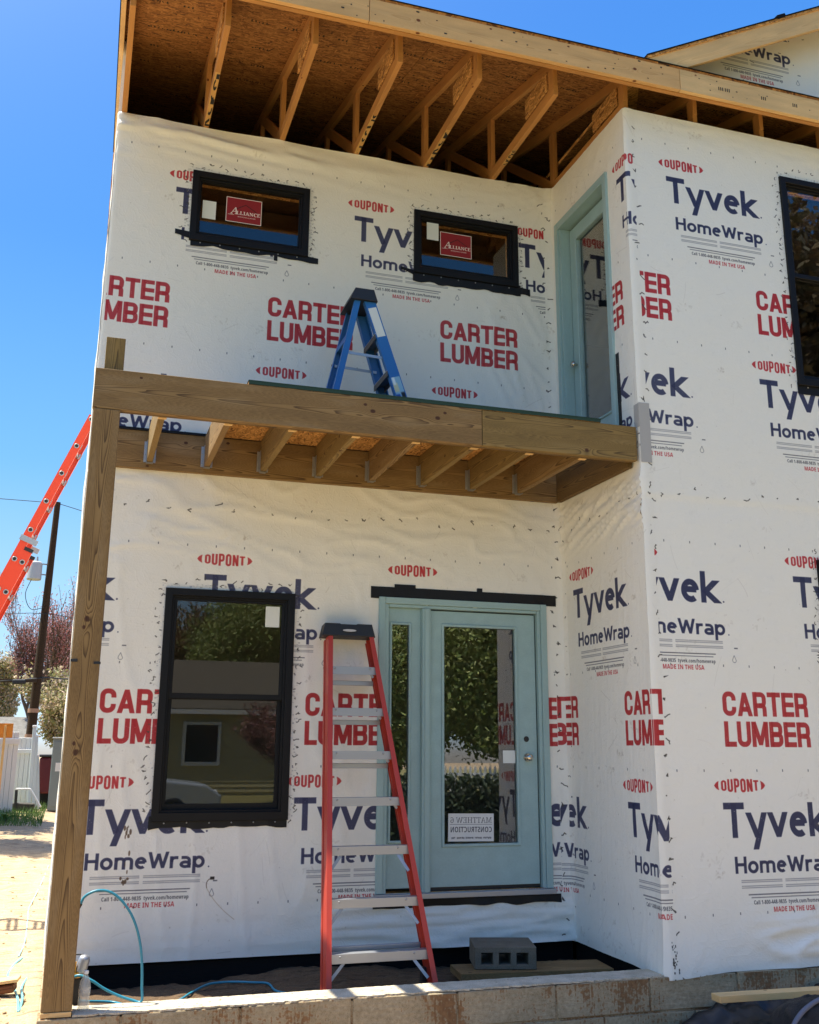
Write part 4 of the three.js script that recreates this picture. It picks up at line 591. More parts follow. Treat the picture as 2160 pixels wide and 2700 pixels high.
{ // black sheeting heaped against the wall, and a bag on it
  const sh = thing('plastic_sheeting', 'black plastic sheeting bunched on the ground under the pale timber offcut', 'sheeting'); const nx = 90, nz = 40, P = [], I = [];
  for (let j = 0; j <= nz; j++) for (let i = 0; i <= nx; i++) { const x = 3.45 + 3 * i / nx, z = 1.375 + 1.0 * j / nz, e = smooth(0, .3, i / nx) * smooth(0, .04, j / nz) * smooth(1, .5, j / nz); P.push(x, gy(x, z) + .012 + e * (.11 + .05 * ridge(noise(x * 2.2, z * 3)) + .03 * fbm(x * 6, z * 6, 3)) * smooth(6.4, 5.6, x) + .1 * e * smooth(1.6, 1.42, z), z); if (i < nx && j < nz) { const a = j * (nx + 1) + i; I.push(a, a + nx + 1, a + nx + 2, a, a + nx + 2, a + 1); } }
  const g = new THREE.BufferGeometry(); g.setAttribute('position', new THREE.Float32BufferAttribute(P, 3)); g.setAttribute('uv', new THREE.Float32BufferAttribute(new Float32Array(P.length / 3 * 2), 2)); g.setIndex(I); g.computeVertexNormals(); part('film', g, mat({ color: rgb(.01, .01, .011), roughness: .45 }), sh);
  const t = thing('bag', 'dark bag with a knotted grey-blue strap in the lower right corner', 'bag', [4.33, -.5, 2.06]);
  const body = new THREE.SphereGeometry(.26, 40, 28); { const Q = body.attributes.position; for (let i = 0; i < Q.count; i++) { const x = Q.getX(i), y = Q.getY(i), z = Q.getZ(i), k = 1 + .08 * fbm(x * 7, y * 7 + z * 5, 3); Q.setXYZ(i, x * 1.05 * k, Math.max(0, (y + .1) * .7 * k), z * .8 * k); } body.computeVertexNormals(); } part('body', body, mat({ color: rgb(.012, .012, .014), roughness: .6, bumpMap: crinkle, bumpScale: .01 }), t);
  const sm = mat({ color: rgb(.13, .14, .19), roughness: .85, bumpMap: fibreBump, bumpScale: .002 });
  part('strap', tube([V(-.25, 0.000, .1), V(-.24, 0.118, .11), V(-.17, 0.190, .1), V(-.06, 0.239, .08), V(.04, 0.260, .06)], .014, 40), sm, t); part('strap', tube([V(.05, 0.260, .06), V(.13, 0.197, .13), V(.18, 0.083, .18), V(.2, 0.000, .2)], .013, 40), sm, t); part('knot', (() => { const k = new THREE.IcosahedronGeometry(.028, 2), Q = k.attributes.position; for (let i = 0; i < Q.count; i++) { const f = 1 + .25 * noise(Q.getX(i) * 60, Q.getY(i) * 60); Q.setXYZ(i, Q.getX(i) * f, Q.getY(i) * f, Q.getZ(i) * f); } k.computeVertexNormals(); k.translate(.045, .262, .06); return k; })(), sm, t);
}
{ // air hoses
  const h = thing('air_hose', 'blue air hose arching up from the top of the block wall beside the post', 'hose'); part('hose', tube([V(.10, .2, 1.13), V(.15, .292, 1.15), V(.165, .327, 1.15), V(.202, .352, 1.15), V(.251, .363, 1.15), V(.307, .352, 1.15), V(.366, .312, 1.15), V(.428, .236, 1.15), V(.468, .156, 1.15), V(.497, .058, 1.15), V(.513, -.049, 1.15), V(.520, -.155, 1.15), V(.521, -.236, 1.15), V(.47, -.228, 1.13), V(.384, -.198, 1.12), V(.309, -.159, 1.12), V(.243, -.116, 1.12), V(.17, -.09, 1.1), V(.1, -.13, 1.08)], .0075, 160), M.hose, h);
  part('coupling', bar(V(.105, .205, 1.132), V(.152, .296, 1.15), .02, .02), M.blackPlastic, h);
  const k = thing('air_hose', 'blue air hose lying across the porch soil behind the block wall', 'hose'); part('hose', tube([V(.1, -.2, 1.0), V(.2, -.34, .55), V(.391, -.375, .465), V(.522, -.378, .6), V(.765, -.375, .57), V(.888, -.365, .4), V(1.019, -.352, .25), V(1.144, -.35, .23), V(1.302, -.348, .3), V(1.39, -.352, .33), V(1.42, -.37, .47), V(1.5, -.37, .6)], .0075, 120), M.hose, k);
  const l = thing('cord', 'thin pale blue line trailing over the sunlit soil left of the house', 'cord'); const G = (x, z) => V(x, gy(x, z) + .004, z);
  part('line', tube([G(-.13, -6.5), G(-.162, -5.4), G(-.212, -4.1), G(-.24, -3.6), G(-.22, -2.7), G(-.21, -1.9), G(-.23, -1.36)], .005, 90, 6), mat({ color: rgb(.25, .5, .55), roughness: .5 }), l);
  const m = thing('air_hose', 'pale blue air hose bunched on the soil at the foot of the corner post', 'hose'); const pm = mat({ color: rgb(.16, .46, .52), roughness: .4 });
  part('hose', tube([G(-.2, -1.3), G(-.24, -1.1), G(-.27, -.9), G(-.27, -.75), G(-.21, -.35), G(-.175, -.05), G(-.16, .2), G(-.15, .35), G(-.14, .1), G(-.16, -.3), G(-.14, -.7)], .0085, 120), pm, m);
}
{ // water bottle on the wall
  const t = thing('water_bottle', 'clear plastic water bottle standing on the block wall right of the corner post', 'bottle', [.207, -.2475, 1.235]);
  const pr = [[0, .002], [.026, 0], [.031, .006], [.031, .022], [.0285, .03], [.031, .038], [.031, .06], [.029, .075], [.0315, .095], [.031, .125], [.027, .152], [.018, .172], [.0125, .182], [.0125, .2]].map(([a, b]) => new THREE.Vector2(a, b));
  part('body', new THREE.LatheGeometry(pr, 32), new THREE.MeshPhysicalMaterial({ color: rgb(.86, .86, .84), transmission: .75, thickness: 0, roughness: .22, ior: 1.5 }), t); part('cap', cyl(.0145, .0145, .014, 0, .192, 0, 24), M.white, t); part('label', (() => { const g = new THREE.CylinderGeometry(.0312, .0312, .03, 32, 1, true); g.translate(0, .11, 0); return g; })(), new THREE.MeshPhysicalMaterial({ color: rgb(.6, .6, .58), transmission: .4, roughness: .6 }), t);
  const n = thing('nail_gun', 'silver and yellow air tool standing behind the water bottle beside the post', 'tool', [.165, -.395, 1.03]);
  part('magazine', slab(-.03, .02, 0, .3, -.02, .02, { r: .006 }), M.blackPlastic, n); part('body', (() => { const g = new THREE.LatheGeometry([[0, 0], [.028, .004], [.033, .02], [.033, .08], [.026, .098], [.01, .104], [0, .104]].map(([a, b]) => new THREE.Vector2(a, b)), 24); g.rotateZ(-.25); g.translate(.012, .3, .01); return g; })(), M.aluminium, n); part('collar', cyl(.026, .03, .03, -.005, .285, .012), mat({ color: rgb(.75, .32, .01), roughness: .4 }), n); part('collar', bar(V(-.02, .3, .03), V(-.018, .37, .03), .012, .02), mat({ color: rgb(.75, .36, .03), roughness: .4 }), n); part('hook', bar(V(-.02, .405, .01), V(.03, .402, .01), .012, .006), M.blackPlastic, n); part('handle', bar(V(-.01, .35, 0), V(-.07, .24, -.03), .03, .03, V(0, 0, 1), .008), M.blackPlastic, n);
}
{ // offcuts on the ground at the far left
  const a = thing('timber_offcut', 'sawn timber offcut on the soil in the bottom left corner', 'timber', [-.46, gy(-.46, .3), .3], .15); part('board', slab(-.3, .17, 0, .09, -.045, .045, { r: .003, axis: 0 }), M.spf, a);
  const b = thing('timber_offcut', 'reddish brown bark edged board propped on the soil behind the corner offcut', 'timber', [-.44, gy(-.44, -.15), -.15], -.2); part('board', bar(V(-.3, .02, 0), V(.24, .075, -.05), .14, .05, V(0, 0, 1), .012), mat({ map: TW.pt, color: rgb(.75, .42, .28) }), b); part('top_board', bar(V(-.3, .062, 0), V(.26, .125, -.05), .15, .02, V(0, 0, 1), .004), M.spf, b);
    const c = thing('bucket', 'black rubber bucket at the left edge beyond the offcuts', 'bucket', [-.56, gy(-.56, -.6), -.6]); const pr = [[0, 0], [.12, 0], [.15, .26], [.158, .265], [.158, .275], [.143, .275], [.115, .02], [0, .02]].map(([x, y]) => new THREE.Vector2(x, y)); part('shell', new THREE.LatheGeometry(pr, 32), M.blackPlastic, c); part('handle', tube([V(-.15, .26, 0), V(-.1, .3, .1), V(0, .31, .15), V(.1, .3, .1), V(.15, .26, 0)], .005, 30), M.galvanised, c);
  const scraps = []; for (let i = 0; i < 260; i++) { const x = rr(-1.6, -.1), z = -9 * rr(-.8, 1) ** 2 + rr(0, 1.1), g = new THREE.IcosahedronGeometry(rr(.005, .016), 0); g.scale(rr(.8, 2), .6, 1); g.rotateY(rr(0, 6)); g.translate(x, gy(x, z) + .004, z); scraps.push(g); }
  const s = part('pebbles', scraps, mat({ map: dirtTex, roughness: 1 }), scene); s.userData = { kind: 'stuff', label: 'clods and pebbles strewn over the sunlit soil', category: 'pebbles' };
}

/* ------------------------------------------------------------ trees */
const bark = mat({ map: pixelTex(256, 512, (u, v) => { const n = fbm(u * 26, v * 7, 4); return [104 + 40 * n, 88 + 36 * n, 74 + 32 * n]; }, true, true), roughness: 1, bumpMap: fibreBump, bumpScale: .02 });
function branches(h, r, { levels = 4, spread = .55, up = .35, fork = 3, first = .3, bend = .18, prob = 1 } = {}) {
  const segs = [], tips = [];
  const grow = (p, d, len, rad, lv) => {
    const n = 4; let q = p.clone(), dir = d.clone(), pr = rad;
    for (let i = 0; i < n; i++) { dir.add(V(rr(-1, 1) * bend, rr(-.3, 1) * bend * .6 + up * .06 * lv, rr(-1, 1) * bend)).normalize(); const e = q.clone().addScaledVector(dir, len / n), er = rad * (1 - .6 * (i + 1) / n); segs.push([q, e, pr, er, lv]); if (lv >= 2) tips.push([e.clone(), dir.clone(), lv]); pr = er; q = e;
      if (lv < levels && (lv > 0 || (i + 1) / n > first)) { const f = lv === 0 ? fork : 2; for (let k = 0; k < f; k++) { if (lv > 0 && rnd() > prob) continue; const a = rr(0, 6.283), s = dir.clone().add(V(Math.cos(a) * spread * 1.6, rr(.05, up + .3), Math.sin(a) * spread * 1.6)).normalize(); grow(q, s, len * rr(.5, .75), er * rr(.55, .8), lv + 1); } } }
  };
  grow(V(0, -.1, 0), V(0, 1, 0), h, r, 0); return { segs, tips };
}
function limbGeo(segs, minR = .004) { const P = [], N = [], U = []; for (const [a, b, ra, rb, lv] of segs) { const k = lv < 1 ? 9 : lv < 3 ? 5 : 3, d = b.clone().sub(a).normalize(), x = (Math.abs(d.y) > .9 ? V(1, 0, 0) : V(0, 1, 0)).cross(d).normalize(), y = d.clone().cross(x), L = a.distanceTo(b); for (let i = 0; i < k; i++) { const q = [i, i + 1].map((j) => { const t = j / k * 2 * Math.PI; return x.clone().multiplyScalar(Math.cos(t)).addScaledVector(y, Math.sin(t)); }); const A = a.clone().addScaledVector(q[0], Math.max(minR, ra)), B = a.clone().addScaledVector(q[1], Math.max(minR, ra)), C = b.clone().addScaledVector(q[1], Math.max(minR, rb)), D = b.clone().addScaledVector(q[0], Math.max(minR, rb)); for (const [v, n, uu, vv] of [[A, q[0], i / k, 0], [B, q[1], (i + 1) / k, 0], [C, q[1], (i + 1) / k, L], [A, q[0], i / k, 0], [C, q[1], (i + 1) / k, L], [D, q[0], i / k, L]]) { P.push(v.x, v.y, v.z); N.push(n.x, n.y, n.z); U.push(uu, vv); } } } const g = new THREE.BufferGeometry(); g.setAttribute('position', new THREE.Float32BufferAttribute(P, 3)); g.setAttribute('normal', new THREE.Float32BufferAttribute(N, 3)); g.setAttribute('uv', new THREE.Float32BufferAttribute(U, 2)); return g; }
function leafGeo(tips, per, size, reach, cols) {
  const P = [], C = []; for (const [p, d] of tips) for (let k = 0; k < per; k++) { const c = p.clone().add(V(rr(-1, 1), rr(-1, 1), rr(-1, 1)).multiplyScalar(reach)), s = size * rr(.6, 1.35), a = V(rr(-1, 1), rr(-1, 1), rr(-1, 1)).normalize(), b = a.clone().cross(V(rr(-1, 1), rr(-1, 1), rr(-1, 1)).normalize()).normalize(), q = [c.clone().addScaledVector(a, s), c.clone().addScaledVector(b, s * .5), c.clone().addScaledVector(a, -s), c.clone().addScaledVector(b, -s * .5)]; const col = cols[rnd() * cols.length | 0], f = rr(.75, 1.25); for (const i of [0, 1, 2, 0, 2, 3]) { P.push(q[i].x, q[i].y, q[i].z); C.push(col[0] * f, col[1] * f, col[2] * f); } }
  const g = new THREE.BufferGeometry(); g.setAttribute('position', new THREE.Float32BufferAttribute(P, 3)); g.setAttribute('color', new THREE.Float32BufferAttribute(C, 3)); g.computeVertexNormals(); return g;
}
const leafMat = new THREE.MeshPhysicalMaterial({ vertexColors: true, roughness: .9, transmission: .35, thickness: 0, side: THREE.DoubleSide });
function tree(name, label, x, z, h, r, opt, leaf, group) {
  const t = thing(name, label, 'tree', [x, gy(x, z), z], 0, group), all_ = branches(h, r, opt), mx = opt.maxX ?? 99, segs = all_.segs.filter((q) => q[1].x < mx), tips = all_.tips.filter((q) => q[0].x < mx - .2);
  part('trunk', limbGeo(segs.filter((s) => s[4] < 2)), bark, t); const br = segs.filter((s) => s[4] >= 2); if (br.length) part('branches', limbGeo(br, opt.twig ?? .006), bark, t);
  if (leaf) part('crown', leafGeo(tips.filter((q) => q[2] >= (leaf.from ?? 3)), leaf.per, leaf.size, leaf.reach, leaf.cols), leafMat, t); return t;
}
const REDBUD = [[.38, .12, .12], [.42, .18, .17], [.28, .11, .08], [.46, .27, .26]], BLOSSOM = [[.42, .32, .18], [.34, .30, .12], [.50, .38, .28], [.24, .25, .09]], GREEN = [[.26, .34, .09], [.32, .38, .11], [.18, .25, .07], [.40, .44, .16]], DARK = [[.03, .06, .02], [.05, .08, .025]];
tree('maple_tree', 'bare tree with red spring buds behind the utility pole', -1.55, -24, 2.55, .2, { levels: 4, spread: .46, up: .6, fork: 3, first: .55, bend: .14, prob: .74 }, { per: 3, size: .03, reach: .14, cols: REDBUD });
tree('maple_tree', 'smaller tree with red buds rising right of the utility pole', -.35, -27, 2.3, .16, { levels: 4, spread: .44, up: .6, fork: 3, first: .5, bend: .14, prob: .74 }, { per: 3, size: .03, reach: .14, cols: REDBUD });
tree('blossom_tree', 'pale budding tree low behind the grey cabinet', -.15, -21, 1.35, .1, { levels: 4, spread: .6, up: .45, fork: 3, first: .3, bend: .2, prob: .7 }, { per: 5, size: .05, reach: .2, cols: BLOSSOM });
tree('blossom_tree', 'pale yellowish budding tree farther back at the left edge', -3.2, -34, 1.9, .14, { levels: 4, spread: .6, up: .4, fork: 3, first: .3, bend: .2 }, { per: 12, size: .06, reach: .25, cols: BLOSSOM });
// the tree left of the plot whose branches stripe the soil with shade
tree('maple_tree', 'budding tree left of the plot that throws streaks of shade on the soil', -2.3, -8.6, 2.1, .1, { maxX: .93, levels: 4, spread: .5, up: .4, fork: 3, first: .3, bend: .16, twig: .008 }, { per: 5, size: .05, reach: .2, cols: REDBUD });
tree('maple_tree', 'second budding tree left of the plot, farther back than the first', -2.5, -11.2, 2.2, .1, { maxX: .95, levels: 4, spread: .5, up: .4, fork: 3, first: .3, bend: .16, twig: .008 }, { per: 5, size: .05, reach: .2, cols: REDBUD });
// across the street, mirrored in the glass
[[9.2, 23, 2.6], [12.3, 21.5, 2.9], [15.5, 24, 2.6], [7.2, 33, 3.2], [-1, 36, 3.3], [3.5, 37, 3.4]].forEach(([x, z, h], i) => tree('street_tree', ['green leafy tree across the street, mirrored at the left of the entrance glass', 'green leafy tree across the street, mirrored in the middle of the entrance glass', 'green leafy tree across the street at the far right', 'green tree behind the house across the street, right of its roof', 'tall green tree behind the left end of the house across the street', 'tall green tree behind the middle of the house across the street'][i], x, z, h, .2, { levels: 4, spread: .6, up: .35, fork: 4, first: .25, bend: .18 }, { per: i > 3 ? 2 : 8, size: .09, reach: i > 3 ? .4 : .95, from: 2, cols: i > 3 ? [[.2, .12, .07], [.26, .16, .09], [.24, .22, .08]] : GREEN }));
tree('street_tree', 'bare branching tree in front of the house across the street', 5.6, 20.6, 1.5, .14, { levels: 4, spread: .75, up: .2, fork: 4, first: .4, bend: .25, prob: .7 }, { per: 1, size: .04, reach: .1, cols: REDBUD });
[[15.5, 14.5, 6.4], [19, 17, 7], [23, 14, 6.6]].forEach(([x, z, h], i) => tree('street_tree', ['tall budding tree on the street, mirrored in the upper right window', 'taller budding tree behind it on the street corner', 'third tall budding tree farthest along the street'][i], x, z, h, .28, { levels: 4, spread: .6, up: .4, fork: 4, first: .3, bend: .18 }, { per: 6, size: .13, reach: .45, from: 2, cols: [[.16, .10, .05], [.2, .14, .06], [.12, .1, .04]] }));

/* ------------------------------------------------------------ yard behind: pole, fence, cabinet, garage */
const G0 = (x, z) => gy(x, z) + .02;
{
  const t = thing('utility_pole', 'dark wooden utility pole with a grey transformer left of the house', 'pole', [-1.0, G0(-1, -20), -20]); const y0 = t.position.y;
  const g = new THREE.CylinderGeometry(.075, .13, 7.3, 14, 8); { const P = g.attributes.position; for (let i = 0; i < P.count; i++) P.setX(i, P.getX(i) + .14 * (P.getY(i) + 3.65) / 7.3); } g.translate(0, 3.65, 0); part('pole', g, mat({ map: TW.pt, color: rgb(.17, .14, .13), roughness: 1 }), t);
  part('transformer', (() => { const c = new THREE.LatheGeometry([[0, 0], [.17, 0], [.18, .03], [.18, .42], [.15, .47], [0, .49]].map(([a, b]) => new THREE.Vector2(a, b)), 24); c.translate(-.26, 5.2 - y0, .05); return c; })(), mat({ color: rgb(.42, .44, .46), roughness: .5 }), t);
  part('bushing', cyl(.03, .02, .12, -.22, 5.68 - y0, .05), M.grey, t); part('bracket', [bar(V(-.08, 5.62 - y0, .05), V(.1, 5.62 - y0, 0), .03, .03), bar(V(-.08, 5.35 - y0, .05), V(.1, 5.35 - y0, 0), .03, .03)], M.grey, t);
  part('crossarm', bar(V(-1.6, 2.65 - y0, .12), V(.05, 2.67 - y0, .12), .07, .08), mat({ map: TW.pt, color: rgb(.2, .17, .15) }), t); part('cable_sleeve', bar(V(-.52, 2.63 - y0, .16), V(-.2, 2.64 - y0, .16), .11, .12, V(0, 0, 1), .03), M.blackPlastic, t);
  for (const [h, x, y] of [[.1, .03, 1.9], [.08, .015, 1.3]]) part('pole_wrap', cyl(.132, .132, h, x, y - y0, 0), mat({ color: rgb(.35, .2, .13), roughness: .9 }), t);
  const wm = mat({ color: rgb(.02, .02, .022), roughness: .6 }), wire = (label, pts, r) => { const w = thing('power_line', label, 'wire'); part('cable', tube(pts, r, 40, 5), wm, w); };
  wire('topmost wire running left from the top of the utility pole', [V(-.87, 7.25, -20), V(-5, 7.1, -19), V(-20, 7.4, -16)], .009); wire('topmost wire running right from the pole top behind the house', [V(-.87, 7.25, -20), V(1.5, 6.8, -20.5), V(8, 6.4, -22)], .009);
  wire('low thick cable crossing the trees left and right of the pole', [V(-14, 2.9, -18), V(-4, 2.62, -19.8), V(-1.5, 2.66, -19.85), V(-.9, 2.75, -19.9), V(1.5, 2.66, -20.4), V(8, 2.7, -22)], .018); wire('thin wire crossing halfway up the utility pole', [V(-14, 4.5, -18), V(-3, 4.2, -19.6), V(-.9, 4.35, -19.9), V(1.5, 4.1, -20.4), V(8, 4.3, -22)], .008);
  wire('looped drop wire hanging from the transformer', [V(-1.3, 5.25, -19.9), V(-1.42, 4.8, -19.9), V(-1.25, 4.45, -19.9), V(-.95, 4.5, -19.9)], .009);
}
{
  const f = thing('fence_panel', 'white vinyl fence panel standing nearest on the left edge', 'fence', [-1.17, G0(-1.1, -13), -13], .25, 'white vinyl fence pieces'); for (let k = 0; k < 4; k++) part('board', slab(-.1 + k * .09, -.014 + k * .09, 0, 1.42, -.02, .02, { r: .006 }), M.white, f); part('rail', slab(-.11, .27, 1.2, 1.3, .021, .05, { r: .006 }), M.white, f);
  const e = thing('fence_panel', 'white vinyl fence panel leaning behind the nearest one', 'fence', [-.86, G0(-.8, -14.2), -14.2], -.1, 'white vinyl fence pieces'); for (let k = 0; k < 4; k++) part('board', slab(-.14 + k * .085, -.06 + k * .085, 0, 1.3, -.02, .02, { r: .006 }), M.white, e); part('rail', slab(-.15, .2, 1.0, 1.08, .021, .05, { r: .006 }), M.white, e);
  const wt = mat({ color: rgb(.62, .68, .68), roughness: .5 }); [['white vinyl post leaning, tallest of the leaning posts', -.66, 1.5, .10], ['white vinyl post leaning in the middle of the leaning posts', -.58, 1.32, .2], ['white vinyl post leaning lowest beside the red cart', -.50, .95, .28]].forEach(([l, x, h, lean]) => { const p = thing('vinyl_post', l, 'post', [x, G0(x, -14), -14], 0, 'leaning vinyl posts'); part('shaft', bar(V(0, 0, .12), V(-lean * .35, h, -.02), .07, .07, V(0, 0, 1), .008), wt, p); part('cap', bar(V(-lean * .35, h, -.02), V(-lean * .36, h + .04, -.023), .085, .085, V(0, 0, 1), .01), M.white, p); });
  const gu = thing('gutter_piece', 'bent white trim piece lying across the dark heap by the fence', 'trim', [-.7, G0(-.7, -13.4), -13.4]); part('trim', [bar(V(-.2, .4, 0), V(.05, .4, .02), .08, .03, V(0, 0, 1), .006), bar(V(.05, .4, .02), V(.26, .08, .06), .08, .03, V(0, 0, 1), .006)], M.white, gu); part('prop', bar(V(-.18, 0, 0), V(-.19, .385, 0), .05, .05), M.blackPlastic, gu); part('debris', bar(V(-.25, .08, -.1), V(.15, .06, -.1), .2, .16, V(0, 0, 1), .03), mat({ color: rgb(.06, .055, .05) }), gu);
  const c = thing('electrical_cabinet', 'tall grey metal cabinet with a white sticker standing left of the house', 'cabinet', [-.13, G0(-.2, -14), -14], .0); const H = 1.285 - c.position.y; part('case', slab(-.2, .28, 0, H - .03, -.2, .2, { r: .012 }), mat({ color: rgb(.22, .26, .26), roughness: .5 }), c); part('lid', slab(-.215, .295, H - .029, H, -.215, .22, { r: .01 }), mat({ color: rgb(.4, .42, .42), roughness: .5 }), c); part('door', slab(-.185, .265, .08, H - .08, .201, .212, { r: .006 }), mat({ color: rgb(.22, .26, .26), roughness: .5 }), c); part('sticker', slab(-.12, -.02, .72, .88, .213, .215, { r: 0 }), M.white, c);
  const k = thing('cart', 'dark red wheeled cart half hidden between the posts and the grey cabinet', 'cart', [-.35, G0(-.4, -15), -15]); part('tub', slab(-.22, .2, .25, .95, -.3, .3, { r: .04 }), mat({ color: rgb(.12, .008, .012), roughness: .4 }), k); for (const s of [-1, 1]) { const w = new THREE.TorusGeometry(.14, .05, 10, 24); w.rotateY(Math.PI / 2); w.translate(s * .2, .17, .2); part('wheel', w, M.blackPlastic, k); } part('rim', slab(-.25, .23, .951, 1.0, -.33, .33, { r: .02 }), M.blackPlastic, k); part('leg', slab(-.18, .16, 0, .26, -.28, -.2, { r: .01 }), M.blackPlastic, k);
  const o = thing('plywood_sheet', 'sunlit orange plywood sheet on a pale stud at the left edge', 'plywood', [-1.08, G0(-1.1, -10), -10]); const oy = o.position.y; part('sheet', slab(-.6, .2, 1.25 - oy, 1.47 - oy, -.012, .012, { r: .002 }), mat({ map: TW.spf, color: rgb(1, .6, .22) }), o); part('stud', slab(.07, .105, 0, 1.44 - oy, .014, .055, { r: .003 }), M.spf, o); part('stud', slab(-.55, -.515, 0, 1.4 - oy, .014, .055, { r: .003 }), M.spf, o);
  const n = thing('garage', 'neighbouring low garage with grey shingled roof and pale siding behind the fence', 'garage', [-3.4, G0(-3, -23), -23]); const ny = n.position.y; part('wall', slab(-2.6, 2.1, 0, 1.2 - ny, -2, 0, { r: 0 }), mat({ color: rgb(.5, .52, .55), roughness: .8 }), n); for (let q = 0; q < 9; q++) part('siding_board', slab(-2.6, 2.1, q * .12, q * .12 + .114, .002, .016, { r: .003 }), mat({ color: rgb(.52, .54, .58), roughness: .75 }), n); const sg = mat({ map: concreteTex, color: rgb(.62, .65, .72), roughness: .95 }); part('roof', [bar(V(-.25, 1.08 - ny, .3), V(-.25, 1.86 - ny, -1), 5.1, .05, V(1, 0, 0), .004, 1, 1), bar(V(-.25, 1.86 - ny, -1.03), V(-.25, 1.08 - ny, -2.3), 5.1, .05, V(1, 0, 0), .004, 1, 1)], sg, n);
  // leafy plants and grass along the fence
  const blades = (n, x0, x1, z0, z1, h0, h1, w) => { const P = [], C = []; for (let i = 0; i < n; i++) { const x = rr(x0, x1), z = rr(z0, z1), y = gy(x, z) + .02, h = rr(h0, h1), a = rr(0, 6.28), dx = Math.cos(a) * w, dz = Math.sin(a) * w, lx = rr(-.5, .5) * h, lz = rr(-.5, .5) * h, f = rr(.7, 1.4), col = [.09 * f, .17 * f, .03 * f]; for (const v of [[x - dx, y, z - dz], [x + dx, y, z + dz], [x + lx, y + h, z + lz]]) { P.push(...v); C.push(...col); } } const g = new THREE.BufferGeometry(); g.setAttribute('position', new THREE.Float32BufferAttribute(P, 3)); g.setAttribute('color', new THREE.Float32BufferAttribute(C, 3)); g.computeVertexNormals(); return g; };
  const gr = part('grass', blades(16000, -7, -.35, -16, -10.6, .04, .14, .008), leafMat, scene); gr.userData = { kind: 'stuff', label: 'green grass along the fence left of the house', category: 'grass' };
  [['broad leaved green plant at the foot of the nearest fence panel', -1.15, -12.2], ['low leafy plant beside it, nearer the bare soil', -.95, -11.6]].forEach(([l, x, z]) => { const p = thing('plant', l, 'plant', [x, gy(x, z), z], 0, 'leafy plants by the fence'), lv = []; for (let i = 0; i < 26; i++) { const a = rr(0, 6.28), L = rr(.14, .3), up = rr(.3, 1.1), d = V(Math.cos(a), up, Math.sin(a)).normalize(), s = V(-Math.sin(a), 0, Math.cos(a)), m = d.clone().multiplyScalar(L * .55), e = d.clone().multiplyScalar(L).add(V(0, -.06, 0)), P = [V(0, 0, 0), m.clone().addScaledVector(s, L * .16), e, m.clone().addScaledVector(s, -L * .16)]; const g = new THREE.BufferGeometry(); g.setAttribute('position', new THREE.Float32BufferAttribute([0, 1, 2, 0, 2, 3].flatMap((q) => P[q].toArray()), 3)); g.computeVertexNormals(); lv.push(g); } part('leaves', lv, new THREE.MeshPhysicalMaterial({ color: rgb(.11, .22, .04), roughness: .6, transmission: .3, side: THREE.DoubleSide }), p); });
}
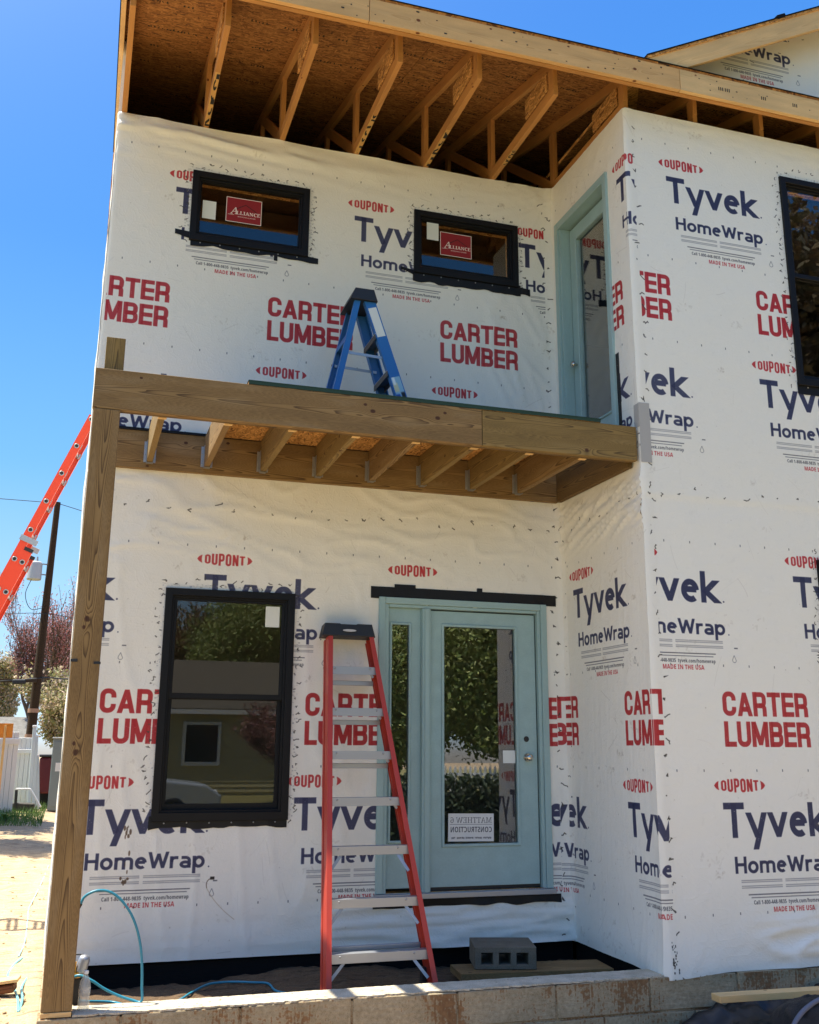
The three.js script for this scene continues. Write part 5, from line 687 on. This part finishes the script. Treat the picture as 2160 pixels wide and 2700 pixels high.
/* ------------------------------------------------------------ across the street: house, car, fence */
{
  const n = thing('house', 'low yellowish siding house across the street, mirrored in the ground floor window', 'house', [3.2, -.39, 26]); const sd = mat({ color: rgb(.52, .46, .26), roughness: .7 });
  part('wall', slab(-7, 7, 0, 2.7, .03, 6, { r: 0 }), sd, n); for (let q = 0; q < 17; q++) part('siding_board', (() => { const g = slab(-7, 7, 0, .16, -.008, .008, { r: 0 }); g.rotateX(.13); g.translate(0, .1 + q * .152, .012); return g; })(), sd, n);
  for (const x of [-4.6, .7, 4.4]) { const w = sub('window', n, [x, .9, -.06]); part('frame', ring(-.6, .6, 0, 1.35, [.1, .1, .12, .1], 0, .07), M.white, w); part('pane', slab(-.51, .51, .11, 1.26, .03, .036, { r: 0 }), mat({ color: rgb(.02, .022, .025), roughness: .08 }), w); }
  const sg = mat({ map: concreteTex, color: rgb(.42, .41, .39), roughness: .95 }); part('roof', [bar(V(0, 2.62, -.25), V(0, 4.35, 3), 15, .08, V(1, 0, 0), 0, 1, 1), bar(V(0, 4.35, 3.02), V(0, 2.55, 6.9), 15, .08, V(1, 0, 0), 0, 1, 1)], sg, n); part('fascia', slab(-7.5, 7.5, 2.48, 2.62, -.30, -.25, { r: 0 }), M.white, n); part('gable', [-7, 6.96].map((x) => { const g = new THREE.ExtrudeGeometry(poly([[0, 2.6], [6, 2.6], [3, 4.2]]), { depth: .04, bevelEnabled: false }); g.rotateY(-Math.PI / 2); g.translate(x + .04, 0, 0); return g; }), sd, n);
  const c = thing('parked_car', 'pale silver car parked at the kerb, mirrored low in the ground floor window', 'car', [.55, -.42, 13.6]); const paint = mat({ color: rgb(.55, .58, .6), roughness: .25, metalness: .3 });
  const sideP = (pts, d, z) => { const g = new THREE.ExtrudeGeometry(poly(pts), { depth: d, bevelEnabled: true, bevelSize: .05, bevelThickness: .06, bevelSegments: 3 }); g.translate(0, 0, z); return g; };
  part('body', sideP([[-2.2, .3], [-1.9, .26], [2.0, .26], [2.2, .34], [2.22, .62], [1.95, .8], [1.05, .9], [-1.9, .92], [-2.18, .8]], 1.6, -.8), paint, c); part('cabin', sideP([[-1.75, .93], [1.0, .93], [.35, 1.38], [-1.2, 1.42]], 1.3, -.65), mat({ color: rgb(.02, .022, .025), roughness: .08 }), c); part('roof', sideP([[-1.15, 1.44], [.3, 1.4], [.2, 1.46], [-1.1, 1.48]], 1.2, -.6), paint, c);
  for (const x of [-1.35, 1.35]) for (const z of [-.8, .8]) { const w = sub('wheel', c, [x, .32, z]); const a = new THREE.TorusGeometry(.24, .085, 12, 28); part('tyre', a, M.blackPlastic, w); const b = new THREE.CylinderGeometry(.19, .19, .1, 20); b.rotateX(Math.PI / 2); part('rim', b, M.aluminium, w); }
  for (const z of [-.62, .62]) { const g = new THREE.SphereGeometry(.11, 16, 12); g.scale(.6, .8, 1.3); g.translate(2.16, .66, z); part('headlight', g, M.white, c); const r = slab(-2.27, -2.2, .6, .75, z - .16, z + .16, { r: .02 }); part('tail_light', r, mat({ color: rgb(.3, .01, .01), roughness: .2 }), c); }
  const p = thing('picket_fence', 'white picket fence across the street, mirrored in the entrance glass', 'fence', [8.9, -.39, 20.2]); for (let k = 0; k < 40; k++) part('picket', (() => { const g = new THREE.ExtrudeGeometry(poly([[0, 0], [.075, 0], [.075, .95], [.0375, 1.03], [0, .95]]), { depth: .02, bevelEnabled: false }); g.translate(k * .15, 0, 0); return g; })(), M.white, p); for (const y of [.25, .75]) part('rail', slab(-.05, 6, y, y + .08, .022, .06, { r: .004 }), M.white, p);
}

{ // clipped hedge on the near side of the street, mirrored dark in the lower part of the entrance glass
  const t = thing('hedge', 'dark clipped hedge along the front lawn, mirrored low in the entrance glass', 'hedge', [6.9, -.4, 9.5]), tips = []; for (let i = 0; i < 2600; i++) tips.push([V(rr(-2.4, 2.4), rr(.05, 1.05), rr(-.35, .35)), V(0, 1, 0), 4]);
  part('foliage', leafGeo(tips, 6, .05, .07, [[.035, .06, .025], [.05, .08, .03], [.025, .045, .02]]), leafMat, t); part('stems', slab(-2.3, 2.3, 0, .8, -.2, .2, { r: .05 }), mat({ color: rgb(.02, .025, .015), roughness: 1 }), t);
}
renderer.render(scene, camera);
